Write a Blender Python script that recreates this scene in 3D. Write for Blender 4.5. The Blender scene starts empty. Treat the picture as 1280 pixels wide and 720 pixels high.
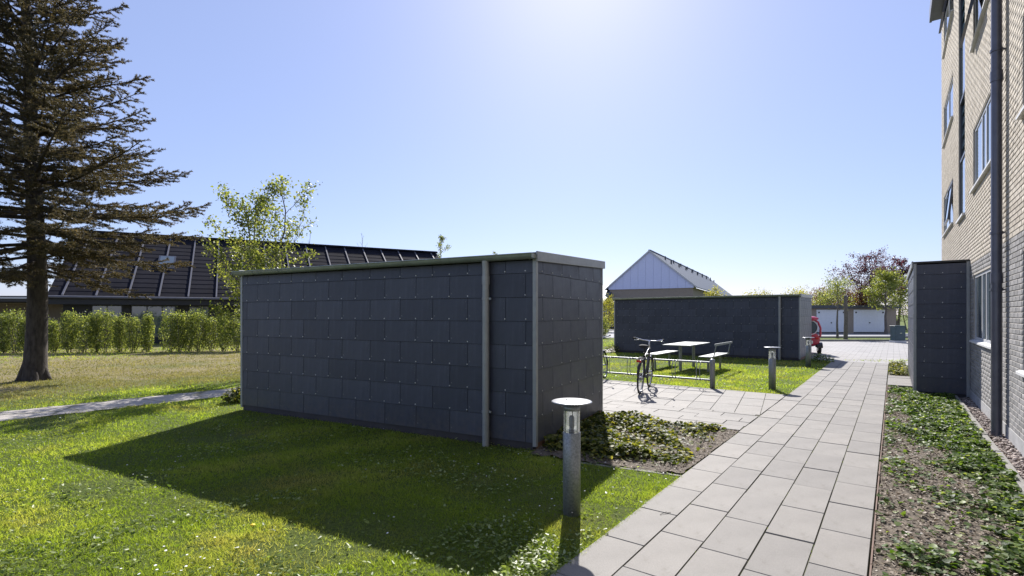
import bpy, bmesh, math, random
import numpy as np
from mathutils import Vector, Matrix, Quaternion
sc = bpy.context.scene
col = sc.collection
random.seed(7); rng = np.random.default_rng(7)
R = math.radians

# ------------------------------------------------------------------ camera, sky, sun, exposure
cam_d = bpy.data.cameras.new('camera'); cam = bpy.data.objects.new('camera', cam_d); col.objects.link(cam)
cam.location = (0, 0, 1.6); cam.rotation_euler = (R(90), 0, 0)
cam_d.sensor_width = 36; cam_d.lens = 18; cam_d.shift_y = 33/1280; cam_d.clip_start = 0.05; cam_d.clip_end = 3000
sc.camera = cam
SUN = Vector((0.141, 1.0, 0.834)).normalized()
EL = math.asin(SUN.z); AZ = math.atan2(SUN.x, SUN.y)
world = bpy.data.worlds.new('World'); sc.world = world; world.use_nodes = True
wn = world.node_tree; wn.nodes.clear()
sky = wn.nodes.new('ShaderNodeTexSky'); sky.sky_type = 'NISHITA'; sky.sun_disc = False
sky.sun_elevation = EL; sky.sun_rotation = AZ
sky.air_density = 1.0; sky.dust_density = 0.5; sky.ozone_density = 4.5; sky.altitude = 0
bg = wn.nodes.new('ShaderNodeBackground'); bg.inputs[1].default_value = 0.088
wo = wn.nodes.new('ShaderNodeOutputWorld')
tint = wn.nodes.new('ShaderNodeMix'); tint.data_type = 'RGBA'; tint.blend_type = 'MULTIPLY'; tint.inputs[0].default_value = 1
tint.inputs[7].default_value = (1.07, .985, 1.03, 1)      # camera white balance
veil = wn.nodes.new('ShaderNodeMix'); veil.data_type = 'RGBA'; veil.inputs[0].default_value = .48
veil.inputs[7].default_value = (2.95, 3.8, 6.0, 1)        # thin even veil of high haze over the clear sky
wn.links.new(sky.outputs[0], veil.inputs[6]); wn.links.new(veil.outputs[2], tint.inputs[6]); wn.links.new(tint.outputs[2], bg.inputs[0]); wn.links.new(bg.outputs[0], wo.inputs[0])
sd = bpy.data.lights.new('sun', 'SUN'); so = bpy.data.objects.new('sun', sd); col.objects.link(so)
sd.energy = 5.0; sd.angle = R(0.55); sd.color = (1.0, 0.955, 0.90)
so.rotation_euler = (-SUN).to_track_quat('-Z', 'Y').to_euler(); so.location = (5, 30, 40)
sc.view_settings.view_transform = 'Standard'; sc.view_settings.look = 'None'
sc.view_settings.exposure = 0.8; sc.view_settings.gamma = 1.0
sc.cycles.max_bounces = 7; sc.cycles.transparent_max_bounces = 8; sc.cycles.caustics_reflective = False
sc.cycles.caustics_refractive = False; sc.cycles.sample_clamp_indirect = 6

TH = -math.atan2(.5975, .8019)          # the paved path's own direction
def PW(w, s, z=0): return Vector((.5975*s+.8019*w, .8019*s-.5975*w, z))

# ------------------------------------------------------------------ materials
def ramp(nt, fac, stops, interp='LINEAR'):
    r = nt.nodes.new('ShaderNodeValToRGB'); e = r.color_ramp.elements
    r.color_ramp.interpolation = interp
    while len(e) > 1: e.remove(e[-1])
    e[0].position = stops[0][0]; e[0].color = (*stops[0][1], 1)
    for p, c in stops[1:]:
        n = e.new(p); n.color = (*c, 1)
    nt.links.new(fac, r.inputs[0]); return r.outputs[0]
def noise(nt, scale, detail=4, rough=.55, dist=0, stretch=None, co='Object'):
    tc = nt.nodes.new('ShaderNodeTexCoord'); n = nt.nodes.new('ShaderNodeTexNoise')
    n.inputs['Scale'].default_value = scale; n.inputs['Detail'].default_value = detail
    n.inputs['Roughness'].default_value = rough; n.inputs['Distortion'].default_value = dist
    if stretch:
        mp = nt.nodes.new('ShaderNodeMapping'); mp.inputs['Scale'].default_value = stretch
        nt.links.new(tc.outputs[co], mp.inputs[0]); nt.links.new(mp.outputs[0], n.inputs[0])
    else: nt.links.new(tc.outputs[co], n.inputs[0])
    return n.outputs[0]
def mixc(nt, fac, a, b, mode='MIX'):
    m = nt.nodes.new('ShaderNodeMix'); m.data_type = 'RGBA'; m.blend_type = mode
    if isinstance(fac, float): m.inputs[0].default_value = fac
    else: nt.links.new(fac, m.inputs[0])
    for i, v in ((6, a), (7, b)):
        if isinstance(v, tuple): m.inputs[i].default_value = (*v, 1)
        else: nt.links.new(v, m.inputs[i])
    return m.outputs[2]
def rand_out(nt, kind):
    if kind == 'obj': return nt.nodes.new('ShaderNodeObjectInfo').outputs['Random']
    a = nt.nodes.new('ShaderNodeAttribute'); a.attribute_name = 'rnd'; return a.outputs['Fac']
def newmat(name):
    m = bpy.data.materials.new(name); m.use_nodes = True; nt = m.node_tree
    return m, nt, nt.nodes['Principled BSDF']
def basic(name, c, rough=.6, metal=0, var=.18, scale=6, bump=0, bscale=80, rand=None, rvar=.2, stretch=None, spec=.5, c2=None, detail=5):
    m, nt, p = newmat(name)
    lo = tuple(v*(1-var) for v in c); hi = c2 or tuple(min(1, v*(1+var)) for v in c)
    o = ramp(nt, noise(nt, scale, detail, .6, 0, stretch), [(.3, lo), (.7, hi)])
    if rand:
        rr = ramp(nt, rand_out(nt, rand), [(0, (1-rvar,)*3), (1, (1+rvar,)*3)])
        o = mixc(nt, 1.0, o, rr, 'MULTIPLY')
    nt.links.new(o, p.inputs['Base Color'])
    p.inputs['Roughness'].default_value = rough; p.inputs['Metallic'].default_value = metal
    p.inputs['Specular IOR Level'].default_value = spec
    if bump:
        b = nt.nodes.new('ShaderNodeBump'); b.inputs['Strength'].default_value = bump; b.inputs['Distance'].default_value = .01
        nt.links.new(noise(nt, bscale, 6, .65), b.inputs['Height']); nt.links.new(b.outputs[0], p.inputs['Normal'])
    return m
def leafmat(name, stops, rough=.45, trans=.45, tcol=None, spec=.4, nscale=0, nstops=None):
    m, nt, p = newmat(name)
    c = ramp(nt, rand_out(nt, 'attr'), stops)
    if nscale: c = mixc(nt, ramp(nt, noise(nt, nscale, 3, .6), [(.50, (0,0,0)), (.66, (1,1,1))]), c, ramp(nt, rand_out(nt, 'attr'), nstops))
    nt.links.new(c, p.inputs['Base Color']); p.inputs['Roughness'].default_value = rough
    p.inputs['Specular IOR Level'].default_value = spec
    t = nt.nodes.new('ShaderNodeBsdfTranslucent')
    tc = mixc(nt, 1.0, c, tcol or (1.7, 1.6, .7), 'MULTIPLY'); nt.links.new(tc, t.inputs[0])
    mx = nt.nodes.new('ShaderNodeMixShader'); mx.inputs[0].default_value = trans
    nt.links.new(p.outputs[0], mx.inputs[1]); nt.links.new(t.outputs[0], mx.inputs[2])
    nt.links.new(mx.outputs[0], nt.nodes['Material Output'].inputs[0])
    return m
M = {}
M['panel'] = basic('fibre_cement_panel', (.034, .037, .052), .42, var=.2, scale=3.5, bump=.12, bscale=160, rand='obj', rvar=.13)
def panelmat():
    m, nt, p = newmat('slate_grey_panel'); c = (.048, .054, .080)
    a = ramp(nt, noise(nt, 2.5, 5, .6), [(.3, tuple(v*.82 for v in c)), (.7, tuple(v*1.2 for v in c))])
    st = ramp(nt, noise(nt, 5, 6, .7, 0, (3.2, 3.2, .35)), [(.35, (.88,)*3), (.55, (1,)*3), (.75, (1.28, 1.26, 1.22))])
    ch = ramp(nt, noise(nt, 23, 2, .4), [(.76, (0,)*3), (.80, (1,)*3)])
    rr = ramp(nt, rand_out(nt, 'obj'), [(0, (.80, .80, .82)), (.5, (1, 1, 1)), (1, (1.2, 1.18, 1.14))])
    o = mixc(nt, 1.0, mixc(nt, 1.0, a, st, 'MULTIPLY'), rr, 'MULTIPLY')
    # soil splashed up by rain over the lowest rows
    ge = nt.nodes.new('ShaderNodeNewGeometry'); sz = nt.nodes.new('ShaderNodeSeparateXYZ'); nt.links.new(ge.outputs['Position'], sz.inputs[0])
    mr = nt.nodes.new('ShaderNodeMapRange'); mr.inputs[1].default_value = .42; mr.inputs[2].default_value = .04; mr.inputs[3].default_value = 0; mr.inputs[4].default_value = .55; nt.links.new(sz.outputs[2], mr.inputs[0])
    tn = nt.nodes.new('ShaderNodeTexNoise'); tn.inputs['Scale'].default_value = 14; tn.inputs['Detail'].default_value = 7; nt.links.new(ge.outputs['Position'], tn.inputs[0])
    mu = nt.nodes.new('ShaderNodeMath'); mu.operation = 'MULTIPLY'; nt.links.new(mr.outputs[0], mu.inputs[0]); nt.links.new(ramp(nt, tn.outputs[0], [(.35, (.1,)*3), (.65, (1,)*3)]), mu.inputs[1])
    o = mixc(nt, mu.outputs[0], o, (.11, .095, .085))
    o = mixc(nt, ch, o, (.16, .16, .165)); nt.links.new(o, p.inputs['Base Color'])
    nt.links.new(ramp(nt, noise(nt, 4, 4, .6), [(.3, (.36,)*3), (.7, (.52,)*3)]), p.inputs['Roughness'])
    b = nt.nodes.new('ShaderNodeBump'); b.inputs['Strength'].default_value = .12; b.inputs['Distance'].default_value = .01
    nt.links.new(noise(nt, 160, 6, .65), b.inputs['Height']); nt.links.new(b.outputs[0], p.inputs['Normal']); return m
M['panel'] = panelmat()
M['backing'] = basic('dark_backing', (.008, .008, .01), .9)
M['plinth'] = basic('dark_plinth', (.05, .045, .048), .8, bump=.3, bscale=30)
M['brickbase'] = basic('reddish_plinth', (.20, .115, .08), .85, bump=.3, bscale=40)
M['zinc'] = basic('weathered_zinc', (.31, .32, .325), .42, .3, var=.10, scale=9, bump=.05, bscale=40)
M['gutter'] = basic('grey_green_gutter', (.27, .30, .275), .38, .3, var=.15, scale=5)
M['rivet'] = basic('rivet_head', (.62, .62, .6), .4, .2)
M['felt'] = basic('roof_felt', (.05, .05, .05), .9, bump=.4)
M['galv'] = basic('galvanised_steel', (.27, .285, .295), .45, .45, var=.3, scale=60, detail=3)
M['discwhite'] = basic('pale_disc', (.30, .31, .33), .35, .3, var=.08, scale=20)
M['darkmetal'] = basic('dark_metal', (.07, .075, .085), .4, .5)
M['pipe'] = basic('slate_blue_pipe', (.13, .13, .155), .35, .4, var=.12, scale=8)
M['black'] = basic('black_paint', (.015, .015, .017), .3, 0)
M['rubber'] = basic('black_rubber', (.02, .02, .02), .75)
M['chrome'] = basic('chrome', (.7, .7, .72), .15, 1)
M['red'] = basic('red_paint', (.45, .03, .07), .2, 0, var=.08, spec=.7)
M['redlamp'] = basic('red_reflector', (.6, .04, .02), .2)
M['whitepaint'] = basic('white_paint', (.75, .77, .8), .45, var=.04)
M['cream'] = basic('tan_brick_far', (.30, .25, .20), .85, var=.15, scale=12)
M['gable'] = basic('white_gable_board', (.62, .66, .88), .6, var=.04)
M['tileroof'] = basic('grey_tile', (.085, .10, .12), .6, var=.2, scale=8, bump=.4, bscale=12)
M['darkroof'] = basic('black_roofing', (.015, .015, .021), .9, var=.25, scale=3, rand='obj', rvar=.15, spec=.06)
M['batten'] = basic('grey_batten', (.11, .11, .13), .6, var=.15, scale=4)
M['darkwood'] = basic('black_timber', (.022, .022, .025), .6, var=.2, stretch=(1, 1, 8))
M['graywall'] = basic('pale_grey_wall', (.55, .55, .55), .7, var=.06)
M['concrete'] = basic('concrete', (.23, .22, .20), .9, var=.2, scale=12, bump=.3, bscale=90)
M['jointsand'] = basic('joint_sand', (.11, .11, .07), .95, var=.5, scale=20, bump=.3)
M['soil'] = basic('garden_soil', (.085, .068, .05), .95, var=.5, scale=14, bump=1.0, bscale=50, c2=(.18, .148, .112), detail=9)
M['mortar'] = basic('mortar', (.38, .35, .31), .9, var=.15, scale=30)
M['windowframe'] = basic('pale_window_frame', (.55, .56, .58), .35, var=.05)
M['darkframe'] = basic('dark_window_frame', (.06, .065, .08), .35, .2)
M['sill'] = basic('pale_sill', (.6, .6, .6), .5, var=.08)
M['plinthgrey'] = basic('rendered_plinth', (.34, .34, .34), .9, var=.15, scale=6)
M['rust'] = basic('rusty_edge', (.15, .095, .07), .8)
M['bark'] = basic('spruce_bark', (.045, .034, .027), .9, var=.6, scale=16, bump=1, bscale=16, stretch=(1, 1, .3), c2=(.085, .07, .058), detail=8)
M['bark2'] = basic('grey_bark', (.14, .12, .10), .85, var=.35, scale=12, bump=.5, bscale=30)
M['cabinet'] = basic('teal_grey_cabinet', (.05, .085, .10), .45)
M['pebble'] = basic('pebbles', (.27, .22, .19), .7, var=.25, scale=5, rand='attr', rvar=.5)
M['yellow'] = basic('yellow_petals', (.8, .6, .02), .6)
M['petal'] = basic('white_petals', (.8, .8, .78), .6)
M['litter'] = leafmat('dry_litter', [(0, (.07, .05, .035)), (.5, (.17, .125, .085)), (.88, (.34, .28, .21)), (1, (.5, .46, .4))], .7, .15, (1.1, 1, .9))
M['needles'] = leafmat('spruce_needles', [(0, (.028, .028, .016)), (.55, (.092, .085, .046)), (1, (.22, .17, .09))], .6, .3, (1.4, 1.3, .9), nscale=.9, nstops=[(0, (.04, .038, .022)), (1, (.21, .16, .085))])
M['hedge'] = leafmat('hedge_leaves', [(0, (.07, .10, .025)), (.6, (.19, .24, .075)), (1, (.38, .41, .17))], .5, .5)
M['fresh'] = leafmat('fresh_leaves', [(0, (.07, .10, .02)), (.6, (.17, .21, .06)), (1, (.36, .38, .14))], .45, .5)
M['redleaf'] = leafmat('red_leaves', [(0, (.045, .022, .03)), (.6, (.11, .05, .062)), (1, (.20, .10, .10))], .45, .35, (1.4, .9, 1.0))
M['copper'] = leafmat('copper_leaves', [(0, (.08, .03, .02)), (1, (.25, .12, .07))], .5, .35, (1.4, 1, .8))
M['lime'] = leafmat('lime_leaves', [(0, (.14, .16, .02)), (1, (.42, .40, .10))], .5, .5)
M['ivy'] = leafmat('ground_cover_leaves', [(0, (.025, .045, .012)), (.5, (.07, .12, .025)), (.85, (.16, .22, .06)), (1, (.33, .35, .17))], .5, .38, (1.8, 1.9, .6), .25)
M['bedleaf'] = leafmat('bed_shrub_leaves', [(0, (.025, .035, .012)), (.5, (.085, .115, .028)), (.85, (.23, .23, .07)), (1, (.38, .36, .15))], .52, .42, (1.8, 1.7, .5), .22)
M['weed'] = leafmat('weed_leaves', [(0, (.07, .11, .02)), (.6, (.15, .20, .04)), (.85, (.28, .33, .12)), (1, (.42, .46, .28))], .42, .4, (1.7, 1.9, .6), .35)  # palest tones put glints of light on glossy leaves into the colour
M['grass'] = leafmat('grass_blades', [(0, (.10, .155, .024)), (.6, (.215, .285, .042)), (1, (.41, .43, .13))], .45, .58, (1.8, 1.8, .75), .35,
                     nscale=.75, nstops=[(0, (.14, .17, .035)), (.6, (.27, .26, .09)), (1, (.47, .41, .20))])
M['drygrass'] = leafmat('dry_grass_blades', [(0, (.12, .14, .035)), (.5, (.26, .24, .09)), (1, (.42, .37, .19))], .6, .4, (1.3, 1.3, .7), .2,
                        nscale=.5, nstops=[(0, (.11, .13, .03)), (.6, (.22, .22, .07)), (1, (.38, .33, .17))])
def lawnmat():
    m, nt, p = newmat('lawn_ground')
    g = ramp(nt, noise(nt, 38, 6, .7), [(.3, (.05, .075, .014)), (.5, (.105, .14, .03)), (.72, (.19, .21, .06))])
    dry = ramp(nt, noise(nt, 30, 6, .7), [(.3, (.16, .14, .06)), (.7, (.36, .30, .17))])
    big = noise(nt, .35, 4, .6)
    sx = nt.nodes.new('ShaderNodeTexCoord'); sp = nt.nodes.new('ShaderNodeSeparateXYZ'); nt.links.new(sx.outputs['Object'], sp.inputs[0])
    # the ground beyond the footpath on the left is drier turf: distance across the footpath line
    a = nt.nodes.new('ShaderNodeMath'); a.operation = 'MULTIPLY'; a.inputs[1].default_value = -.75; nt.links.new(sp.outputs[0], a.inputs[0])
    b = nt.nodes.new('ShaderNodeMath'); b.operation = 'MULTIPLY_ADD'; b.inputs[1].default_value = .66; nt.links.new(sp.outputs[1], b.inputs[0]); nt.links.new(a.outputs[0], b.inputs[2])
    c = nt.nodes.new('ShaderNodeMapRange'); c.inputs[1].default_value = 12.3; c.inputs[2].default_value = 15.5; nt.links.new(b.outputs[0], c.inputs[0])
    d = nt.nodes.new('ShaderNodeMapRange'); d.inputs[1].default_value = 5.0; d.inputs[2].default_value = 1.0; nt.links.new(sp.outputs[0], d.inputs[0])
    e = nt.nodes.new('ShaderNodeMath'); e.operation = 'MULTIPLY'; nt.links.new(c.outputs[0], e.inputs[0]); nt.links.new(d.outputs[0], e.inputs[1])
    f = nt.nodes.new('ShaderNodeMath'); f.operation = 'MULTIPLY_ADD'; f.inputs[1].default_value = .30; nt.links.new(e.outputs[0], f.inputs[0]); nt.links.new(big, f.inputs[2])
    fac = ramp(nt, f.outputs[0], [(.56, (0,0,0)), (.78, (1,1,1))])
    o = mixc(nt, fac, g, dry)
    nt.links.new(o, p.inputs['Base Color']); p.inputs['Roughness'].default_value = .95; p.inputs['Specular IOR Level'].default_value = .15
    bp = nt.nodes.new('ShaderNodeBump'); bp.inputs['Strength'].default_value = 1; bp.inputs['Distance'].default_value = .05
    nt.links.new(noise(nt, 22, 8, .75), bp.inputs['Height']); nt.links.new(bp.outputs[0], p.inputs['Normal'])
    return m
M['lawn'] = lawnmat()
def slabmat(name, c):
    m, nt, p = newmat(name)
    a = ramp(nt, noise(nt, 2.2, 5, .6), [(.3, tuple(v*.86 for v in c)), (.7, tuple(v*1.08 for v in c))])
    sp = ramp(nt, noise(nt, 260, 2, .5), [(.3, (.68,)*3), (.5, (1,)*3), (.72, (1.25,)*3)])
    rr = ramp(nt, rand_out(nt, 'obj'), [(0, (.87, .87, .87)), (.5, (1, 1, .99)), (1, (1.08, 1.07, 1.05))])
    st = ramp(nt, noise(nt, 9, 5, .7), [(.22, (.74, .71, .64)), (.40, (1, 1, 1))])
    li = ramp(nt, noise(nt, 34, 3, .5), [(.70, (1,)*3), (.76, (.66, .65, .60))]); st = mixc(nt, 1.0, st, li, 'MULTIPLY')
    o = mixc(nt, 1.0, mixc(nt, 1.0, mixc(nt, 1.0, a, sp, 'MULTIPLY'), rr, 'MULTIPLY'), st, 'MULTIPLY')
    nt.links.new(o, p.inputs['Base Color']); p.inputs['Roughness'].default_value = .72; p.inputs['Specular IOR Level'].default_value = .35
    b = nt.nodes.new('ShaderNodeBump'); b.inputs['Strength'].default_value = .35; b.inputs['Distance'].default_value = .004
    nt.links.new(noise(nt, 190, 4, .7), b.inputs['Height']); nt.links.new(b.outputs[0], p.inputs['Normal'])
    return m
M['slab'] = slabmat('concrete_slab', (.208, .196, .182))
M['footslab'] = slabmat('pale_footpath', (.42, .37, .32))
def pavermat():
    m, nt, p = newmat('far_pavers')
    tc = nt.nodes.new('ShaderNodeTexCoord'); mp = nt.nodes.new('ShaderNodeMapping'); mp.inputs['Rotation'].default_value = (0, 0, -TH)
    br = nt.nodes.new('ShaderNodeTexBrick'); br.inputs['Scale'].default_value = 1
    br.inputs['Brick Width'].default_value = .4; br.inputs['Row Height'].default_value = .28; br.inputs['Mortar Size'].default_value = .012
    br.inputs['Color1'].default_value = (.25, .24, .235, 1); br.inputs['Color2'].default_value = (.30, .29, .28, 1); br.inputs['Mortar'].default_value = (.13, .13, .12, 1)
    nt.links.new(tc.outputs['Object'], mp.inputs[0]); nt.links.new(mp.outputs[0], br.inputs[0])
    o = mixc(nt, 1.0, br.outputs[0], ramp(nt, noise(nt, 1.2, 5), [(.3, (.85,)*3), (.7, (1.1,)*3)]), 'MULTIPLY')
    nt.links.new(o, p.inputs['Base Color']); p.inputs['Roughness'].default_value = .8
    return m
M['paver'] = pavermat()
M['asphalt'] = basic('pale_asphalt', (.24, .24, .25), .85, var=.12, scale=3)
def brickmat(name, kind):
    m, nt, p = newmat(name)
    rr = ramp(nt, rand_out(nt, kind), [(0, (.41, .36, .29)), (.5, (.47, .42, .345)), (1, (.53, .475, .395))])
    gr = ramp(nt, rand_out(nt, kind), [(0, (.21, .205, .20)), (.5, (.26, .255, .25)), (1, (.31, .30, .295))])
    tc = nt.nodes.new('ShaderNodeNewGeometry'); sp = nt.nodes.new('ShaderNodeSeparateXYZ'); nt.links.new(tc.outputs['Position'], sp.inputs[0])
    g = nt.nodes.new('ShaderNodeMath'); g.operation = 'GREATER_THAN'; g.inputs[1].default_value = 2.53; nt.links.new(sp.outputs[2], g.inputs[0])
    o = mixc(nt, g.outputs[0], gr, rr)
    o = mixc(nt, 1.0, o, ramp(nt, noise(nt, 40, 5, .7), [(.3, (.75,)*3), (.7, (1.15,)*3)]), 'MULTIPLY')
    nt.links.new(o, p.inputs['Base Color']); p.inputs['Roughness'].default_value = .85; p.inputs['Specular IOR Level'].default_value = .3
    b = nt.nodes.new('ShaderNodeBump'); b.inputs['Strength'].default_value = .5; b.inputs['Distance'].default_value = .004
    nt.links.new(noise(nt, 120, 4, .7), b.inputs['Height']); nt.links.new(b.outputs[0], p.inputs['Normal'])
    return m
M['brick'] = brickmat('brick_single', 'obj'); M['bricks'] = brickmat('brick_mass', 'attr')
def glassmat(name, tint=(.02, .035, .045), rough=.03):
    m, nt, p = newmat(name)
    p.inputs['Base Color'].default_value = (*tint, 1); p.inputs['Roughness'].default_value = rough
    p.inputs['IOR'].default_value = 1.6; p.inputs['Specular IOR Level'].default_value = 1.0
    p.inputs['Coat Weight'].default_value = .6; p.inputs['Coat Roughness'].default_value = .02
    b = nt.nodes.new('ShaderNodeBump'); b.inputs['Strength'].default_value = .02; b.inputs['Distance'].default_value = .01
    nt.links.new(noise(nt, 1.3, 2, .5), b.inputs['Height']); nt.links.new(b.outputs[0], p.inputs['Normal'])
    return m
M['pane'] = glassmat('window_glass', (.07, .10, .11)); M['bluepane'] = glassmat('blue_spandrel', (.10, .19, .26), .08)
def clear():
    m, nt, p = newmat('clear_tube')
    p.inputs['Base Color'].default_value = (.95, .97, .97, 1); p.inputs['Roughness'].default_value = .04
    p.inputs['Transmission Weight'].default_value = 1; p.inputs['IOR'].default_value = 1.25
    t = nt.nodes.new('ShaderNodeBsdfTransparent'); t.inputs[0].default_value = (.95, .96, .96, 1)
    g = nt.nodes.new('ShaderNodeBsdfGlossy'); g.inputs[1].default_value = .06
    lw = nt.nodes.new('ShaderNodeLayerWeight'); lw.inputs[0].default_value = .35
    mx = nt.nodes.new('ShaderNodeMixShader'); nt.links.new(lw.outputs['Facing'], mx.inputs[0]); nt.links.new(t.outputs[0], mx.inputs[1]); nt.links.new(g.outputs[0], mx.inputs[2])
    tl = nt.nodes.new('ShaderNodeBsdfTranslucent'); tl.inputs[0].default_value = (.9, .92, .92, 1)
    m2 = nt.nodes.new('ShaderNodeMixShader'); m2.inputs[0].default_value = .16; nt.links.new(mx.outputs[0], m2.inputs[1]); nt.links.new(tl.outputs[0], m2.inputs[2])
    nt.links.new(m2.outputs[0], nt.nodes['Material Output'].inputs[0]); return m
M['clear'] = clear()

# ------------------------------------------------------------------ object helpers
def tag(o, label=None, cat=None, group=None, kind=None):
    if label: o['label'] = label
    if cat: o['category'] = cat
    if group: o['group'] = group
    if kind: o['kind'] = kind
    return o
def empty(name, loc, rz=0):
    o = bpy.data.objects.new(name, None); col.objects.link(o); o.location = loc; o.rotation_euler = (0, 0, rz)
    o.empty_display_size = .2; return o
def link(name, me, mat, parent=None):
    o = bpy.data.objects.new(name, me); col.objects.link(o)
    if mat is not None and not me.materials: me.materials.append(mat)
    if parent is not None: o.parent = parent
    return o
def copy_tree(o, parent=None):
    c = o.copy(); col.objects.link(c); c.parent = parent
    for ch in list(o.children): copy_tree(ch, c)
    return c
class MB:
    def __init__(s): s.v = []; s.f = []; s.sm = []
    def add(s, vs, fs, smooth=False):
        n = len(s.v); s.v += [tuple(v) for v in vs]; s.f += [tuple(i+n for i in f) for f in fs]; s.sm += [smooth]*len(fs); return s
    def box(s, a, b):
        x0, y0, z0 = a; x1, y1, z1 = b
        return s.add([(x0,y0,z0),(x1,y0,z0),(x1,y1,z0),(x0,y1,z0),(x0,y0,z1),(x1,y0,z1),(x1,y1,z1),(x0,y1,z1)],
              [(3,2,1,0),(4,5,6,7),(0,1,5,4),(1,2,6,5),(2,3,7,6),(3,0,4,7)])
    def prism(s, poly, z0, z1):     # poly counter-clockwise in xy
        n = len(poly)
        return s.add([(x,y,z0) for x,y in poly]+[(x,y,z1) for x,y in poly],
              [tuple(range(n-1,-1,-1)), tuple(range(n,2*n))]+[(i,(i+1)%n,n+(i+1)%n,n+i) for i in range(n)])
    def hexa(s, p):                  # eight corners, bottom four then top four
        return s.add(p, [(3,2,1,0),(4,5,6,7),(0,1,5,4),(1,2,6,5),(2,3,7,6),(3,0,4,7)])
    def tube(s, pts, r, n=8, cap=True):
        pts = [Vector(p) for p in pts]; rs = r if isinstance(r, (list, tuple)) else [r]*len(pts)
        vs = []; fs = []; up = Vector((0,0,1)); prev = None
        for i, p in enumerate(pts):
            d = (pts[min(i+1, len(pts)-1)]-pts[max(i-1, 0)]).normalized()
            if prev is None:
                a = d.cross(up if abs(d.z) < .95 else Vector((1,0,0))).normalized()
            else: a = (prev - d*prev.dot(d)).normalized()
            prev = a; b = d.cross(a)
            for k in range(n):
                t = 2*math.pi*k/n; vs.append(p+(a*math.cos(t)+b*math.sin(t))*rs[i])
        for i in range(len(pts)-1):
            for k in range(n):
                fs.append((i*n+k, i*n+(k+1)%n, (i+1)*n+(k+1)%n, (i+1)*n+k))
        s.add(vs, fs, True)
        if cap:
            m = len(pts)-1
            s.add(vs[:n], [tuple(range(n-1,-1,-1))]); s.add(vs[m*n:], [tuple(range(n))])
        return s
    def lathe(s, prof, n=24, c=(0,0,0), smooth=True):
        vs = []; fs = []
        for r, z in prof:
            for k in range(n):
                t = 2*math.pi*k/n; vs.append((c[0]+r*math.cos(t), c[1]+r*math.sin(t), c[2]+z))
        for i in range(len(prof)-1):
            for k in range(n): fs.append((i*n+k, i*n+(k+1)%n, (i+1)*n+(k+1)%n, (i+1)*n+k))
        return s.add(vs, fs, smooth)
    def torus(s, c, axis, R0, r, n=32, m=8, a0=0, a1=None):
        axis = Vector(axis).normalized(); u = axis.orthogonal().normalized() if abs(axis.z) > .5 else Vector((0,0,1)); u = (u-axis*u.dot(axis)).normalized(); v = axis.cross(u)
        full = a1 is None; a1 = 2*math.pi if full else a1; vs = []; fs = []; N = n if full else n+1
        for i in range(N):
            t = a0+(a1-a0)*i/n; d = u*math.cos(t)+v*math.sin(t); p = Vector(c)+d*R0
            for k in range(m):
                q = 2*math.pi*k/m; vs.append(p+(d*math.cos(q)+axis*math.sin(q))*r)
        for i in range(n):
            j = (i+1) % N
            for k in range(m): fs.append((i*m+k, j*m+k, j*m+(k+1)%m, i*m+(k+1)%m))
        return s.add(vs, fs, True)
    def mesh(s, name):
        me = bpy.data.meshes.new(name); me.from_pydata(s.v, [], s.f)
        me.polygons.foreach_set('use_smooth', s.sm); me.update()
        if any(s.sm) :
            bm = bmesh.new(); bm.from_mesh(me); bmesh.ops.recalc_face_normals(bm, faces=bm.faces); bm.to_mesh(me); bm.free()
        return me
    def build(s, name, mat, parent=None, bevel=0):
        me = s.mesh(name); o = link(name, me, mat, parent)
        if bevel:
            bm = bmesh.new(); bm.from_mesh(me)
            bmesh.ops.bevel(bm, geom=list(bm.edges), offset=bevel, segments=1, affect='EDGES', clamp_overlap=True)
            bm.to_mesh(me); bm.free()
        return o
def np_mesh(name, V, F, rnd=None, mat=None, parent=None, smooth=False):
    me = bpy.data.meshes.new(name); n = len(V); m, k = F.shape
    me.vertices.add(n); me.vertices.foreach_set('co', np.ascontiguousarray(V, dtype=np.float32).ravel())
    me.loops.add(m*k); me.loops.foreach_set('vertex_index', np.ascontiguousarray(F, dtype=np.int32).ravel())
    me.polygons.add(m); me.polygons.foreach_set('loop_start', np.arange(0, m*k, k, dtype=np.int32))
    if smooth: me.polygons.foreach_set('use_smooth', np.ones(m, dtype=bool))
    if rnd is not None:
        a = me.attributes.new('rnd', 'FLOAT', 'POINT'); a.data.foreach_set('value', np.ascontiguousarray(rnd, dtype=np.float32))
    me.update(calc_edges=True); me.validate()
    return link(name, me, mat, parent)
def norm(a): return a/np.maximum(np.linalg.norm(a, axis=-1, keepdims=True), 1e-9)
def scatter(tv, tf, pos, d, n, sc_, rnd):
    """copies of a template (x side, y along, z normal) at pos, axis d, normal hint n"""
    d = norm(d); s_ = norm(np.cross(d, n)); n2 = np.cross(s_, d)
    tv = np.asarray(tv, float); N = len(pos)
    if np.ndim(sc_) == 1: sc_ = np.repeat(sc_[:, None], 3, 1)
    L = tv[None]*sc_[:, None, :]
    V = pos[:, None, :] + L[..., 0:1]*s_[:, None] + L[..., 1:2]*d[:, None] + L[..., 2:3]*n2[:, None]
    F = np.asarray(tf)[None] + (np.arange(N)*len(tv))[:, None, None]
    return V.reshape(-1, 3), F.reshape(-1, np.asarray(tf).shape[1]), np.repeat(rnd, len(tv))
def rdir(N, zlo=-1, zhi=1):
    z = rng.uniform(zlo, zhi, N); t = rng.uniform(0, 2*np.pi, N); r = np.sqrt(np.maximum(0, 1-z*z))
    return np.stack([r*np.cos(t), r*np.sin(t), z], 1)
LEAF_V = [(0,0,0), (.32,.35,.06), (0,1,-.05), (-.32,.35,.06)]; LEAF_F = [(0,1,2), (0,2,3)]
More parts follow.
